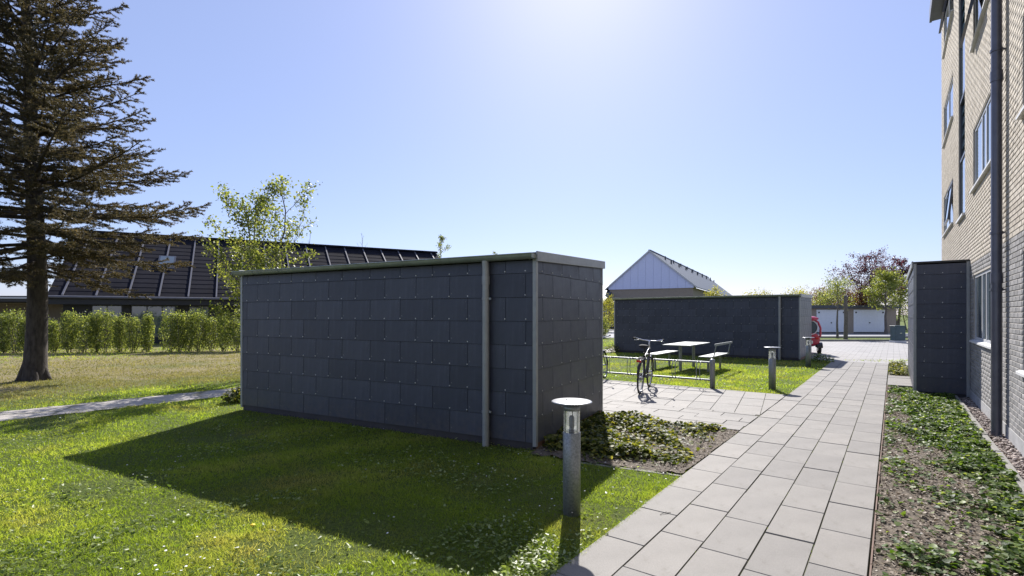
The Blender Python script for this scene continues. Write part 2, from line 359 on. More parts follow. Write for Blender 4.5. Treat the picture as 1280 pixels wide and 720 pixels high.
IVY_V = [(0,0,0), (.5,.12,.08), (.38,.6,.05), (0,1,-.08), (-.38,.6,.05), (-.5,.12,.08)]; IVY_F = [(0,1,2), (0,2,3), (0,3,4), (0,4,5)]
def inside(poly, X, Y):
    r = np.zeros(len(X), bool); n = len(poly)
    for i in range(n):
        x1, y1 = poly[i]; x2, y2 = poly[(i+1) % n]
        c = ((y1 > Y) != (y2 > Y)) & (X < (x2-x1)*(Y-y1)/((y2-y1) if y2 != y1 else 1e-9)+x1); r ^= c
    return r
def pseg(pts):  # (w,s) list -> world xy list
    return [tuple(PW(w, s).xy) for w, s in pts]
def sheet(name, poly, z, mat, label=None):
    a = sum(poly[i][0]*poly[(i+1)%len(poly)][1]-poly[(i+1)%len(poly)][0]*poly[i][1] for i in range(len(poly)))
    if a < 0: poly = poly[::-1]
    me = bpy.data.meshes.new(name); me.from_pydata([(x, y, z) for x, y in poly], [], [tuple(range(len(poly)))]); me.update()
    return tag(link(name, me, mat), label, kind='structure')
def clip(poly, a, b):  # keep the part of poly left of line a->b
    out = []
    def side(p): return (b[0]-a[0])*(p[1]-a[1])-(b[1]-a[1])*(p[0]-a[0])
    for i in range(len(poly)):
        p, q = poly[i], poly[(i+1) % len(poly)]; sp, sq = side(p), side(q)
        if sp >= 0: out.append(p)
        if (sp < 0) != (sq < 0):
            t = sp/(sp-sq); out.append((p[0]+(q[0]-p[0])*t, p[1]+(q[1]-p[1])*t))
    return out

# ------------------------------------------------------------------ the shed frames
def framed(o, ang):
    c, s = math.cos(ang), math.sin(ang)
    return lambda x, y: (o[0]+c*x-s*y, o[1]+s*x+c*y)
A1 = Vector((.276, 5.99)); ANG1 = math.atan2(-.4745, .8803); L1, D1 = 5.454, 2.41
O1 = A1 - Vector((math.cos(ANG1), math.sin(ANG1)))*L1
S1 = framed(O1, ANG1)
A2 = Vector((9.93, 17.66)); L2, D2 = 6.94, 2.96
O2 = A2 - Vector((math.cos(TH), math.sin(TH)))*L2
S2 = framed(O2, TH)

# ------------------------------------------------------------------ ground surfaces
g = MB(); g.add([(-900,-300,0),(900,-300,0),(900,1500,0),(-900,1500,0)], [(0,1,2,3)])
tag(g.build('lawn', M['lawn']), 'mown lawn of green and drier turf around the sheds and paths', kind='structure')
PATH = [(-1.66,-3.0),(-.125,-3.0),(-.125,20.3),(-1.66,20.3)]
path = sheet('path', pseg(PATH), .0205, M['jointsand'], 'joint sand bed under the long slab path beside the brick building')
def slab_piece(poly, parent, base, mat, cache={}, key=None, z=(.006, .03)):
    dz = random.uniform(-.0025, .0025)
    cx = sum(p[0] for p in poly)/len(poly); cy = sum(p[1] for p in poly)/len(poly)
    if key is not None and key in cache: me = cache[key]
    else:
        a = sum(poly[i][0]*poly[(i+1)%len(poly)][1]-poly[(i+1)%len(poly)][0]*poly[i][1] for i in range(len(poly)))
        pl = poly if a > 0 else poly[::-1]
        q = [(x-cx, y-cy) for x, y in pl]; n = len(q)
        ins = [(x*(1-.004/max(.05, math.hypot(x, y))), y*(1-.004/max(.05, math.hypot(x, y)))) for x, y in q]
        m = MB(); m.add([(x,y,z[0]) for x,y in q]+[(x,y,z[1]-.004) for x,y in q]+[(x,y,z[1]) for x,y in ins],
            [(i,(i+1)%n,n+(i+1)%n,n+i) for i in range(n)]+[(n+i,n+(i+1)%n,2*n+(i+1)%n,2*n+i) for i in range(n)]+[tuple(range(2*n,3*n))])
        me = m.mesh('paving_slab')
        if key is not None: cache[key] = me
    o = link('paving_slab', me, mat, parent); o.location = (cx, cy, dz)
    o.rotation_euler = (random.uniform(-.0035, .0035), random.uniform(-.0035, .0035), random.uniform(-.002, .002))
    return o
G = .0036
# five columns running along the path, joints staggered, each slab its own piece
wb = [-.125, -.435, -.745, -1.05, -1.355, -1.66]; off = [3.72, 4.05, 3.53, 3.63, 3.32]
npath = 0
for c in range(5):
    w1, w0 = wb[c]-G, wb[c+1]+G; k = -10
    while True:
        s0 = off[c]+.655*k; s1 = s0+.655; k += 1
        if s1 < -3: continue
        if s0 > 20.3: break
        full = s0 > -3 and s1 < 20.3
        s0, s1 = max(s0, -3)+G, min(s1, 20.3)-G
        if s1-s0 < .05: continue
        slab_piece(pseg([(w0,s0),(w1,s0),(w1,s1),(w0,s1)]), path, 0, M['slab'], key=('p', c) if full else None); npath += 1
# plaza: slabs turned with the near shed, a band of cross-laid slabs by the planting bed
PLZ = [(-1.668, 7.42), (-1.668, 11.22), (-12.0, 11.25), (-12.0, 7.0), (-2.42, 7.3)]
plaza = sheet('plaza', pseg(PLZ), .020, M['jointsand'], 'joint sand bed under the bicycle parking slabs between the sheds')
PLZw = pseg(PLZ)
def pave(region, parent, origin, ang, wid, lng, offs, mat, rows=None, stag=False, xr=(-40, 40), yr=(-10, 10), cap=260):
    F = framed(origin, ang); a = sum(region[i][0]*region[(i+1)%len(region)][1]-region[(i+1)%len(region)][0]*region[i][1] for i in range(len(region)))
    reg = region if a > 0 else region[::-1]; cnt = 0
    for i in range(*xr):
        for j in range(*yr):
            o = offs[i % len(offs)]
            x0, x1, y0, y1 = i*wid+G, (i+1)*wid-G, (j+o)*lng+G, (j+1+o)*lng-G
            p = [F(x0,y0),F(x1,y0),F(x1,y1),F(x0,y1)]; q = p
            for e in range(len(reg)):
                q = clip(q, reg[e], reg[(e+1) % len(reg)])
                if len(q) < 3: break
            if len(q) < 3: continue
            ar = abs(sum(q[t][0]*q[(t+1)%len(q)][1]-q[(t+1)%len(q)][0]*q[t][1] for t in range(len(q))))/2
            if ar < .004: continue
            slab_piece(q, parent, 0, mat, key=(id(parent), ang, wid) if ar > .999*(x1-x0)*(y1-y0) else None); cnt += 1
            if cnt > cap: return cnt
    return cnt
regA = pseg([(-1.672, 8.72), (-1.672, 11.21), (-9.0, 11.24), (-9.0, 8.5)])
regB = pseg([(-1.672, 7.42), (-1.672, 8.71), (-9.0, 8.49), (-9.0, 7.1), (-2.42, 7.3)])
nA = pave(regA, plaza, PW(-1.67, 8.72).xy, ANG1, .375, .84, [0, 0], M['slab'], xr=(-24, 3), yr=(-4, 9))
nB = pave(regB, plaza, PW(-1.67, 7.42).xy, TH+math.pi/2+.04, .30, .64, [0, .45, .2, .7], M['slab'], xr=(-4, 9), yr=(-3, 14))
# short tab of slabs from the path to the side of the clad enclosure
tab = sheet('paved_tab', pseg([(-.115,14.2),(.36,14.2),(.36,16.4),(-.115,16.4)]), .0042, M['jointsand'], 'short slab tab between path and the clad enclosure by the wall')
for i in range(4):
    slab_piece(pseg([(-.11,14.2+i*.55+G),(.34,14.2+i*.55+G),(.34,14.75+i*.55-G),(-.11,14.75+i*.55-G)]), tab, 0, M['slab'], key='tab')
# rusty steel strip along the right edge of the path
e = MB(); pts = pseg([(-.118,-3),(-.108,-3),(-.108,14.18),(-.118,14.18)]); e.prism(pts, -.01, .034)
tag(e.build('metal_edging', M['rust']), 'thin rusty metal edging strip between slab path and right planting bed', 'edging')
# footpath on the left
FP = [(-17,-2.4),(-8.0,8.0),(-5.67,10.67),(-1.0,16.1),(4.4,22.6),(9.0,29.4)]
def ribbon(pts, hw, z, name, mat, label):
    vs = []; fs = []
    dense = []
    for i in range(len(pts)-1):
        n = 26
        for k in range(n): dense.append(Vector(pts[i]).lerp(Vector(pts[i+1]), k/n))
    dense.append(Vector(pts[-1]))
    for i, p in enumerate(dense):
        d = (dense[min(i+4, len(dense)-1)]-dense[max(i-4, 0)]).normalized(); nn = Vector((-d.y, d.x))
        j = .035*math.sin(i*1.7)+random.uniform(-.025, .025)
        vs += [(p.x+nn.x*(hw+j), p.y+nn.y*(hw+j), z), (p.x-nn.x*(hw-j*.7), p.y-nn.y*(hw-j*.7), z)]
    for i in range(len(dense)-1): fs.append((2*i+1, 2*i+3, 2*i+2, 2*i))
    m = MB(); m.add(vs, fs); return tag(m.build(name, mat), label, kind='structure')
def footmat():
    m, nt, p = newmat('footpath_paving')
    a = ramp(nt, noise(nt, 3, 6, .65), [(.3, (.33, .30, .27)), (.7, (.43, .395, .355))])
    b_ = ramp(nt, noise(nt, 60, 5, .7), [(.3, (.7,)*3), (.7, (1.15,)*3)])
    v = nt.nodes.new('ShaderNodeTexVoronoi'); v.feature = 'DISTANCE_TO_EDGE'; v.inputs['Scale'].default_value = 1.1
    tc = nt.nodes.new('ShaderNodeTexCoord'); nt.links.new(tc.outputs['Object'], v.inputs[0])
    cr = ramp(nt, v.outputs[0], [(.0, (.35, .36, .25)), (.035, (1, 1, 1))])
    nt.links.new(mixc(nt, 1.0, mixc(nt, 1.0, a, b_, 'MULTIPLY'), cr, 'MULTIPLY'), p.inputs['Base Color']); p.inputs['Roughness'].default_value = .85
    return m
ribbon(FP, .52, .008, 'footpath', footmat(), 'narrow pale footpath with fine cracks crossing the left lawn')
# court, road, verge
sheet('court', [tuple(PW(-1.66,20.3).xy), tuple(PW(2.5,20.3).xy), (34, 22), (60, 30.2), (15.5, 30.2), (14, 33), (14, 34.95), (7.5, 34.95), (8.6, 30.5), tuple(PW(-2.75, 23.4).xy), tuple(PW(-2.4, 21.2).xy)][::-1], .006, M['paver'], 'pale paved court beyond the end of the slab path')
sheet('road', [(-12, 35), (90, 35), (90, 42.6), (17, 42.6), (15.5, 80), (7.5, 80), (7.2, 42.6), (-12, 42.6)], .012, M['asphalt'], 'pale road in front of the garages')
k = MB(); k.box((15.2, 30.2, 0), (60, 30.32, .11)); k.box((15.2, 34.86, 0), (90, 34.98, .11))
tag(k.build('kerb', M['concrete']), 'concrete kerbs on both sides of the grass verge', kind='structure')
# planting beds: a displaced soil sheet each
def soil(name, polyw, label, step=.06, amp=.03, z=.02):
    w0 = min(p[0] for p in polyw); w1 = max(p[0] for p in polyw); s0 = min(p[1] for p in polyw); s1 = max(p[1] for p in polyw)
    nx = int((w1-w0)/step)+1; ny = int((s1-s0)/step)+1
    W_, S_ = np.meshgrid(np.linspace(w0, w1, nx), np.linspace(s0, s1, ny)); W_ = W_.ravel(); S_ = S_.ravel()
    X = .5975*S_+.8019*W_; Y = .8019*S_-.5975*W_
    h = np.zeros(len(X))
    for f_, a_ in ((3, .5), (7, .3), (17, .25), (33, .2)):
        ph = rng.uniform(0, 6, 4); h += a_*np.sin(X*f_+ph[0]+1.5*np.sin(Y*f_*.6+ph[1]))*np.sin(Y*f_*1.1+ph[2]+np.sin(X*f_*.5+ph[3]))
    Zc = z+amp*h+rng.normal(0, amp*.2, len(X))
    V = np.stack([X, Y, np.maximum(Zc, .004)], 1)
    idx = np.arange(nx*ny).reshape(ny, nx); F = np.stack([idx[:-1,:-1].ravel(), idx[:-1,1:].ravel(), idx[1:,1:].ravel(), idx[1:,:-1].ravel()], 1)
    pw = [tuple(PW(*p).xy) for p in polyw]; cen = V[F].mean(1); ok = inside(pw, cen[:,0], cen[:,1])
    return tag(np_mesh(name, V, F[ok], None, M['soil'], None, True), label, kind='structure')
soil('bed_soil', [(-.105,-3),(.9,-3),(.9,12.8),(-.105,14.18)], 'bare brown soil of the long bed between path and brick building', .05, .022, .02)
soil('bed_soil', [(-.105,16.42),(.3,16.42),(.3,20.3),(-.105,20.3)], 'soil of the small bed beyond the slab tab', .08, .02, .02)
BED = [(-1.68, 5.09), (-1.68, 7.40), (-2.42, 7.28), (-4.1, 7.2), (-3.3, 4.78), (-2.89, 4.83)]
soil('bed_soil', BED, 'soil of the triangular bed beside the near shed', .05, .02, .02)
b = MB(); b.prism(pseg([(-1.68,5.04),(-1.68,5.10),(-2.9,4.86),(-2.9,4.80)]), -.02, .006)
b.build('bed_kerb', M['concrete']); tag(bpy.data.objects['bed_kerb'], 'low concrete kerb at the lawn side of the triangular bed', 'kerb')
# lighter pebbles strip base
sheet('gravel_strip', pseg([(.96,-3),(1.15,-3),(1.15,12.8),(.96,12.8)]), .01, M['soil'], 'earth below the pebble strip along the wall')
# concrete edging boards, each its own piece
edg = tag(empty('concrete_edging', PW(.93, 6), TH), 'low concrete edging boards between the right bed and the pebble strip', 'edging')
for i in range(16):
    s0 = -9+i*.98; b = MB(); jw = random.uniform(-.012, .012); jz = random.uniform(-.008, .008)
    if i == 0: emesh = None
    b.box((-.03, 0, -.02), (.03, .972, .085))
    if i == 0: eo = b.build('edging_board', M['concrete'], edg, .006); emesh = eo.data
    else: eo = link('edging_board', emesh, None, edg)
    eo.location = (jw, s0, jz); eo.rotation_euler = (0, 0, random.uniform(-.012, .012))

# ------------------------------------------------------------------ clad sheds
def shed(label, origin, ang, L, D, HF, HB, pipe_t, clamps, z_lo=.095, wet=False, gut=True):
    """front along local +x (0..L) facing local -y, depth along +y"""
    r = tag(empty('clad_shed', (*origin, 0), ang), label, 'shed', 'dark slate clad sheds')
    core = MB(); t = .02
    core.hexa([(t,t,.02),(L-t,t,.02),(L-t,D-t,.02),(t,D-t,.02),(t,t,HF-.05),(L-t,t,HF-.05),(L-t,D-t,HB-.05),(t,D-t,HB-.05)])
    core.build('wall', M['backing'], r)
    p = MB(); p.box((.035,.003,-.05),(L-.035,.019,z_lo+.01)); p.build('plinth', M['plinth'], r)
    p = MB(); p.box((L-.019,.04,-.05),(L-.003,D-.03,z_lo+.03)); p.build('plinth', M['brickbase'], r)
    ph, pw = .285, .60 if not gut else .545
    riv = MB(); cache = {}
    def face(n, length, fx, Hof, pwid):
        # fx(a, out, z): a along face, out outward distance
        rows = int((min(Hof(0), Hof(length))-.03-z_lo)/ph)+1
        for k in range(rows):
            z0 = z_lo+k*ph; top = z0+ph-.004
            x = (-pwid*(.5 if k % 2 else 0)-.12) if pwid < 1 else -.5
            while x < length-.03:
                a0, a1 = max(x, .03)+.003, min(x+pwid, length-.03)-.003; x += pwid
                if a1-a0 < .03: continue
                h0 = min(top, Hof(a0)-.06); h1 = min(top, Hof(a1)-.06)
                if h0-z0 < .03: continue
                full = abs(a1-a0-pwid+.006) < 1e-6 and h0 == top and h1 == top
                c = (a0+a1)/2; key = (n, round(pwid, 3))
                if full and key in cache: me = cache[key]
                else:
                    pts = []
                    for zz0, zz1, i0, o0 in ((0, 0, -.002, .0135), (1, 1, -.002, .006)):
                        for a, o in ((a0, o0), (a1, o0), (a1, i0), (a0, i0)):
                            z = 0 if zz0 == 0 else ((h0 if a == a0 else h1)-z0)
                            P = fx(a, o, z); Q = fx(c, 0, 0); pts.append((P[0]-Q[0], P[1]-Q[1], z))
                    m = MB(); m.hexa(pts); me = m.mesh('panel')
                    if full: cache[key] = me
                o = link('panel', me, M['panel'], r); q = fx(c, random.uniform(0, .0012), z0); o.location = q
            if k > 0 or True:
                a = .15
                while a < length-.08:
                    if random.random() < .88 and z0 > .05 and k > 0:
                        q = fx(a+random.uniform(-.006, .006), .013, z0+.025)
                        if q[2] < Hof(a)-.1:
                            nrm = Vector(fx(a, 1, 0))-Vector(fx(a, 0, 0))
                            riv.tube([Vector(q), Vector(q)+nrm*.006], .0078, 6)
                    a += pwid/2 if pwid < 1 else .27
    if gut:
        face('f', L, lambda a, o, z: (a, -o, z), lambda a: HF-.03, pw)
        face('r', D, lambda a, o, z: (L+o, a, z), lambda a: HF+(HB-HF)*a/D, .6)
        face('b', L, lambda a, o, z: (L-a, D+o, z), lambda a: HB, pw)
        face('l', D, lambda a, o, z: (-o, D-a, z), lambda a: HB+(HF-HB)*a/D, .6)
    else:
        face('f', L, lambda a, o, z: (a, -o, z), lambda a: HF, 1.9)
        face('l', D, lambda a, o, z: (-o, D-a, z), lambda a: HB, .6)
        face('b', L, lambda a, o, z: (L-a, D+o, z), lambda a: HB, .55)
    tag(riv.build('rivets', M['rivet'], r), kind='stuff')
    for x, y in ((0,0),(L,0),(L,D),(0,D)):
        sx = 1 if x > 0 else -1; sy = 1 if y > 0 else -1; hh = (HF if y == 0 else HB)-.02
        c = MB(); o_ = .017
        x0, x1 = sorted((x+sx*o_, x-sx*.032)); y0, y1 = sorted((y+sy*o_, y-sy*.032))
        c.prism([(x0,y0),(x1,y0),(x1,y1),(x0,y1)], .05, hh); c.build('corner_trim', M['zinc'], r, .003)
    c = MB(); e = .03
    c.hexa([(-e,-e,HF-.035),(L+e,-e,HF-.035),(L+e,D+e,HB-.035),(-e,D+e,HB-.035),(-e,-e,HF),(L+e,-e,HF),(L+e,D+e,HB),(-e,D+e,HB)])
    c.build('roof', M['felt'], r)
    for nm, x0, x1 in (('r', L+.019, L+.045), ('l', -.045, -.019)):
        c = MB(); c.hexa([(x0,-.035,HF-.105),(x1,-.035,HF-.105),(x1,D+.045,HB-.105),(x0,D+.045,HB-.105),(x0,-.035,HF+.012),(x1,-.035,HF+.012),(x1,D+.045,HB+.012),(x0,D+.045,HB+.012)])
        c.build('roof_flashing', M['zinc'], r, .004)
    c = MB(); c.box((-.03, D+.019, HB-.105), (L+.03, D+.04, HB+.01)); c.build('roof_flashing', M['zinc'], r)
    if gut:
        # half-round gutter with seams and end caps
        gm = MB(); n = 10; rr = .062; gz = HF-.022; cy = -.085
        for i, rad in enumerate((rr, rr-.004)):
            vs = []; fs = []
            for x in (-.05, L+.02):
                for q in range(n+1):
                    t = math.pi*q/n; vs.append((x, cy+rad*math.cos(t), gz-rad*math.sin(t)))
            for q in range(n): fs.append((q, q+1, n+2+q, n+1+q))
            gm.add(vs, fs, True)
        gm.tube([(-.05, cy-rr, gz), (L+.02, cy-rr, gz)], .009, 6)
        for x in (-.05, L+.02):
            gm.prism([(x-.003, cy-rr), (x+.003, cy-rr), (x+.003, cy+rr), (x-.003, cy+rr)], gz-rr*.8, gz)
        go = gm.build('gutter', M['gutter'], r)
        x = .45
        while x < L:
            sm = MB(); vs = []; fs = []
            for xx in (x, x+.02):
                for q in range(n+1):
                    t = math.pi*q/n; vs.append((xx, cy+(rr+.004)*math.cos(t), gz-(rr+.004)*math.sin(t)))
            for q in range(n): fs.append((q, q+1, n+2+q, n+1+q))
            sm.add(vs, fs, True); sm.build('gutter_bracket', M['gutter'], go); x += .62
        px = L-pipe_t; d = MB(); rp = .043
        d.tube([(px, cy, gz-.05), (px, cy+.01, HF-.17), (px, -.075, HF-.22), (px, -.075, .0)], rp, 16)
        d.tube([(px, -.075, HF-.36), (px, -.075, HF-.26)], rp+.005, 16)
        dp = d.build('downpipe', M['zinc'], r)
        for z in clamps:
            c = MB(); c.tube([(px, -.075, z-.014), (px, -.075, z+.014)], rp+.006, 16); c.box((px+.045, -.083, z-.012), (px+.075, -.067, z+.012)); c.box((px-.008, -.03, z-.01), (px+.008, -.005, z+.01))
            c.build('clamp', M['zinc'], dp)
    return r
shed('dark slate clad shed closest to the camera, with grey gutter and downpipe on the lawn', O1, ANG1, L1, D1, 2.325, 2.43, .636, [1.79, .42])
shed('dark slate clad shed standing behind the picnic table, with downpipe near its right end', O2, TH, L2, D2, 2.30, 2.34, .616, [1.8, .5])
# clad enclosure attached to the brick wall
eo = PW(.33, 12.8)
en = shed('tall dark clad enclosure standing against the brick building at the end of the planting bed', (eo.x, eo.y), TH, .8, 4.6, 2.63, 2.63, 0, [], gut=False)
en['category'] = 'enclosure'; del en['group']

# ------------------------------------------------------------------ brick apartment building (local: x = w, y = s)
BW = 1.15; BS0, BS1, ZT = -6.0, 19.9, 10.45
bld = tag(empty('apartment_building', PW(BW, 8), TH), 'tall beige brick apartment building with grey brick ground floor along the right edge', 'building')
def bl(w, s, z): return (w-BW, s-8, z)
wins = []    # s0, s1, z0, z1, kind
rowz = [(1.15, 2.30), (3.82, 4.90), (6.37, 7.45), (8.92, 10.0)]
for i, (z0, z1) in enumerate(rowz):
    wins += [(9.62, 12.32, z0, z1, 'triple'), (5.15, 7.93, z0 if i else .98, z1, 'triple'), (-.6, 2.2, z0, z1, 'triple'), (-5.2, -2.4, z0, z1, 'triple')]
    wins.append((16.2, 19.0, z0, z1, 'double'))
wins.append((13.65, 14.88, 3.64, 10.2, 'stair'))
def holes_boxes(x0, x1, s0, s1, z0, z1, holes):
    ss = sorted({s0, s1, *[h[0] for h in holes], *[h[1] for h in holes]}); out = []
    for a, b_ in zip(ss, ss[1:]):
        hs = sorted([(h[2], h[3]) for h in holes if h[0] < (a+b_)/2 < h[1]]); z = z0
        for h0, h1 in hs:
            if h0 > z: out.append((a, b_, z, h0))
            z = h1
        if z < z1: out.append((a, b_, z, z1))
    return out
wb_ = MB()
for a, b_, z0, z1 in holes_boxes(0, 0, BS0, BS1, 0, ZT, wins): wb_.box(bl(BW+.004, a, z0), bl(BW+.28, b_, z1))
wb_.build('wall', M['mortar'], bld)
ib = MB(); ib.box(bl(BW+.28, BS0, 0), bl(12, BS1, ZT)); ib.build('building_core', M['mortar'], bld)
pb = MB(); pb.box(bl(BW-.006, BS0-.01, -.05), bl(BW+.02, BS1+.006, .20)); pb.build('plinth', M['plinthgrey'], bld)
# bricks: laid in running bond, proud of the mortar
bpos = []; BH, BL, BJ = .053, .216, .0115; z = .21; k = 0
while z+BH < ZT:
    hs = sorted([(h[0], h[1]) for h in wins if h[2]-BH < z+.003 < h[3]-.003 or h[2] < z+BH-.003 < h[3]])
    iv = []; s = BS0
    for h0, h1 in hs:
        if h0 > s: iv.append((s, h0))
        s = max(s, h1)
    iv.append((s, BS1))
    for a, b_ in iv:
        s = math.floor((a-BS0)/(BL+BJ))*(BL+BJ)+BS0-(.5*(BL+BJ) if k % 2 else 0)
        while s < b_:
            x0, x1 = max(a, s), min(b_, s+BL); s += BL+BJ
            if x1-x0 > .03: bpos.append((x0, x1, z, abs(x1-x0-BL) < 1e-6))
    z += BH+BJ; k += 1
def brick_d(b_):
    P = PW(BW, (b_[0]+b_[1])/2); X_ = P.x/P.y if P.y > 0 else 9
    vis = P.y > 1 and X_ < 1.0 and (b_[2]-1.6)/P.y < .614
    hid = 7.95 < 0
    return (0 if vis else 1000)+(P-Vector((0,0,0))).length+abs(b_[2]-1.2)*.5
bpos.sort(key=brick_d)
near = [b_ for b_ in bpos if b_[3]][:300]; ns = set(near); rest = [b_ for b_ in bpos if b_ not in ns]
m = MB(); be = .003
def brick_tpl(L_):
    x = [(.0005,0,0),(.0005,L_,0),(.0005,L_,BH),(.0005,0,BH)]
    fr = [(-.002,be,be),(-.002,L_-be,be),(-.002,L_-be,BH-be),(-.002,be,BH-be)]
    bk = [(.004,0,0),(.004,L_,0),(.004,L_,BH),(.004,0,BH)]
    return fr+x+bk
BF = [(3,2,1,0)]+[(i,(i+1)%4,4+(i+1)%4,4+i) for i in range(4)]+[(4+i,4+(i+1)%4,8+(i+1)%4,8+i) for i in range(4)]
m.add(brick_tpl(BL), BF); bm_ = m.mesh('brick')
for b_ in near:
    o = link('brick', bm_, M['brick'], bld); o.location = bl(BW+random.uniform(-.001,.001), b_[0], b_[2])
V = np.empty((len(rest), 12, 3)); rr_ = rng.random(len(rest))
for i, b_ in enumerate(rest):
    V[i] = np.array(brick_tpl(b_[1]-b_[0]))+np.array(bl(BW+random.uniform(-.001,.001), b_[0], b_[2]))
F = np.array(BF)[None]+(np.arange(len(rest))*12)[:, None, None]
tag(np_mesh('bricks', V.reshape(-1,3), F.reshape(-1,4), np.repeat(rr_, 12), M['bricks'], bld), kind='stuff')
# windows
def window(s0, s1, z0, z1, cuts, mat='windowframe', opened=None):
    d0, d1 = BW+.022, BW+.09; f = MB(); w_ = .05
    f.box(bl(d0, s0, z0), bl(d1, s0+w_, z1)); f.box(bl(d0, s1-w_, z0), bl(d1, s1, z1))
    f.box(bl(d0, s0+w_, z0), bl(d1, s1-w_, z0+w_)); f.box(bl(d0, s0+w_, z1-w_), bl(d1, s1-w_, z1))
    for c in cuts: f.box(bl(d0-.004, c-.035, z0+w_), bl(d1, c+.035, z1-w_))
    fo = f.build('window', M[mat], bld)
    ed = [s0+w_]+[v for c in sorted(cuts) for v in (c-.035, c+.035)]+[s1-w_]
    for i in range(0, len(ed), 2):
        g_ = MB(); g_.box(bl(d0+.010, ed[i], z0+w_), bl(d0+.022, ed[i+1], z1-w_)); g_.build('pane', M['pane'], fo)
    bk = MB(); bk.box(bl(d1+.06, s0+.01, z0+.01), bl(d1+.07, s1-.01, z1-.01)); bk.build('blind', M['graywall'], fo)
    sl = MB(); sl.hexa([bl(BW-.05, s0-.06, z0-.045), bl(BW+.02, s0-.06, z0-.045), bl(BW+.02, s1+.06, z0-.045), bl(BW-.05, s1+.06, z0-.045),
                        bl(BW-.05, s0-.06, z0-.015), bl(BW+.02, s0-.06, z0+.004), bl(BW+.02, s1+.06, z0+.004), bl(BW-.05, s1+.06, z0-.015)])
    sl.build('sill', M['sill'], fo)
    return fo
for s0, s1, z0, z1, kd in wins:
    if kd == 'triple': window(s0, s1, z0, z1, [s1-.95, s1-1.42])
    elif kd == 'double': window(s0, s1, z0, z1, [(s0+s1)/2])
f = MB(); s0, s1, z0, z1 = 13.65, 14.88, 3.64, 10.2
lv = [3.64, 4.92, 6.20, 7.45, 8.75, 10.2]
for a in (s0, s1-.05): f.box(bl(BW+.022, a, z0), bl(BW+.1, a+.05, z1))
for z in lv: f.box(bl(BW+.018, s0+.05, z-.025 if z > z0 else z), bl(BW+.1, s1-.05, z+.03 if z < z1-.1 else z))
fo = f.build('window', M['darkframe'], bld)
for i, (a, b_) in enumerate(zip(lv, lv[1:])):
    if i % 2 == 0:
        g_ = MB(); g_.box(bl(BW+.034, s0+.05, a+.03), bl(BW+.046, s1-.05, b_-.03)); g_.build('pane', M['pane'], fo)
    else:
        n = 5; h = (b_-a-.06)/n
        for j in range(n):
            g_ = MB(); q = a+.03+j*h
            g_.hexa([bl(BW+.045, s0+.05, q), bl(BW+.057, s0+.05, q), bl(BW+.057, s1-.05, q), bl(BW+.045, s1-.05, q), bl(BW+.075, s0+.05, q+h-.01), bl(BW+.087, s0+.05, q+h-.01), bl(BW+.087, s1-.05, q+h-.01), bl(BW+.075, s1-.05, q+h-.01)])
            g_.build('louvre', M['bluepane'], fo)
sl = MB(); sl.box(bl(BW-.05, s0-.05, z0-.05), bl(BW+.015, s1+.05, z0-.004)); sl.build('sill', M['sill'], fo)
# open top-hung sash on the stair window, swung outward
def sash(s0, s1, zt, h, out):
    q = MB(); a = math.atan2(out, h); dz = math.cos(a)*h; dx = math.sin(a)*h
    def P(t, sx, o): return bl(BW+.04-dx*t-o, sx, zt-dz*t)
    for (t0, t1, x0, x1) in ((0, 1, s0, s0+.06), (0, 1, s1-.06, s1), (0, .06, s0+.06, s1-.06), (.94, 1, s0+.06, s1-.06)):
        q.hexa([P(t1, x0, .0), P(t1, x0, .045), P(t1, x1, .045), P(t1, x1, .0), P(t0, x0, .0), P(t0, x0, .045), P(t0, x1, .045), P(t0, x1, .0)])
    so_ = q.build('open_sash', M['darkframe'], bld)
    q = MB(); q.hexa([P(.94, s0+.06, .02), P(.94, s0+.06, .03), P(.94, s1-.06, .03), P(.94, s1-.06, .02), P(.06, s0+.06, .02), P(.06, s0+.06, .03), P(.06, s1-.06, .03), P(.06, s1-.06, .02)])
    q.build('pane', M['pane'], so_)
sash(10.95, 12.27, 7.42, 1.02, .2); sash(16.3, 17.5, 4.86, .95, .1); sash(16.3, 17.5, 9.96, 1.0, .2)
# roof edge
rf = MB(); rf.box(bl(BW-.22, BS0-.3, ZT+.002), bl(12.3, BS1+.08, ZT+.32)); rf.build('roof', M['darkframe'], bld)
rf = MB(); rf.box(bl(BW-.28, BS0-.3, ZT-.02), bl(BW-.22, BS1+.10, ZT+.36)); rf.build('fascia', M['darkframe'], bld)
# rain pipe with brackets and expansion sleeves
pi = MB(); pw_, ps = BW-.085, 9.02
pi.tube([bl(pw_, ps, .02), bl(pw_, ps, ZT-.02)], .056, 16)
for z in (2.0, 4.6, 7.2, 9.8): pi.tube([bl(pw_, ps, z), bl(pw_, ps, z+.13)], .064, 16)
po = pi.build('drainpipe', M['pipe'], bld)
for z in (1.92, 2.65, 5.0, 7.4, 9.6):
    c = MB(); c.tube([bl(pw_, ps, z-.016), bl(pw_, ps, z+.016)], .066, 16); c.box(bl(pw_+.04, ps-.012, z-.01), bl(BW-.004, ps+.012, z+.01)); c.build('bracket', M['pipe'], po)

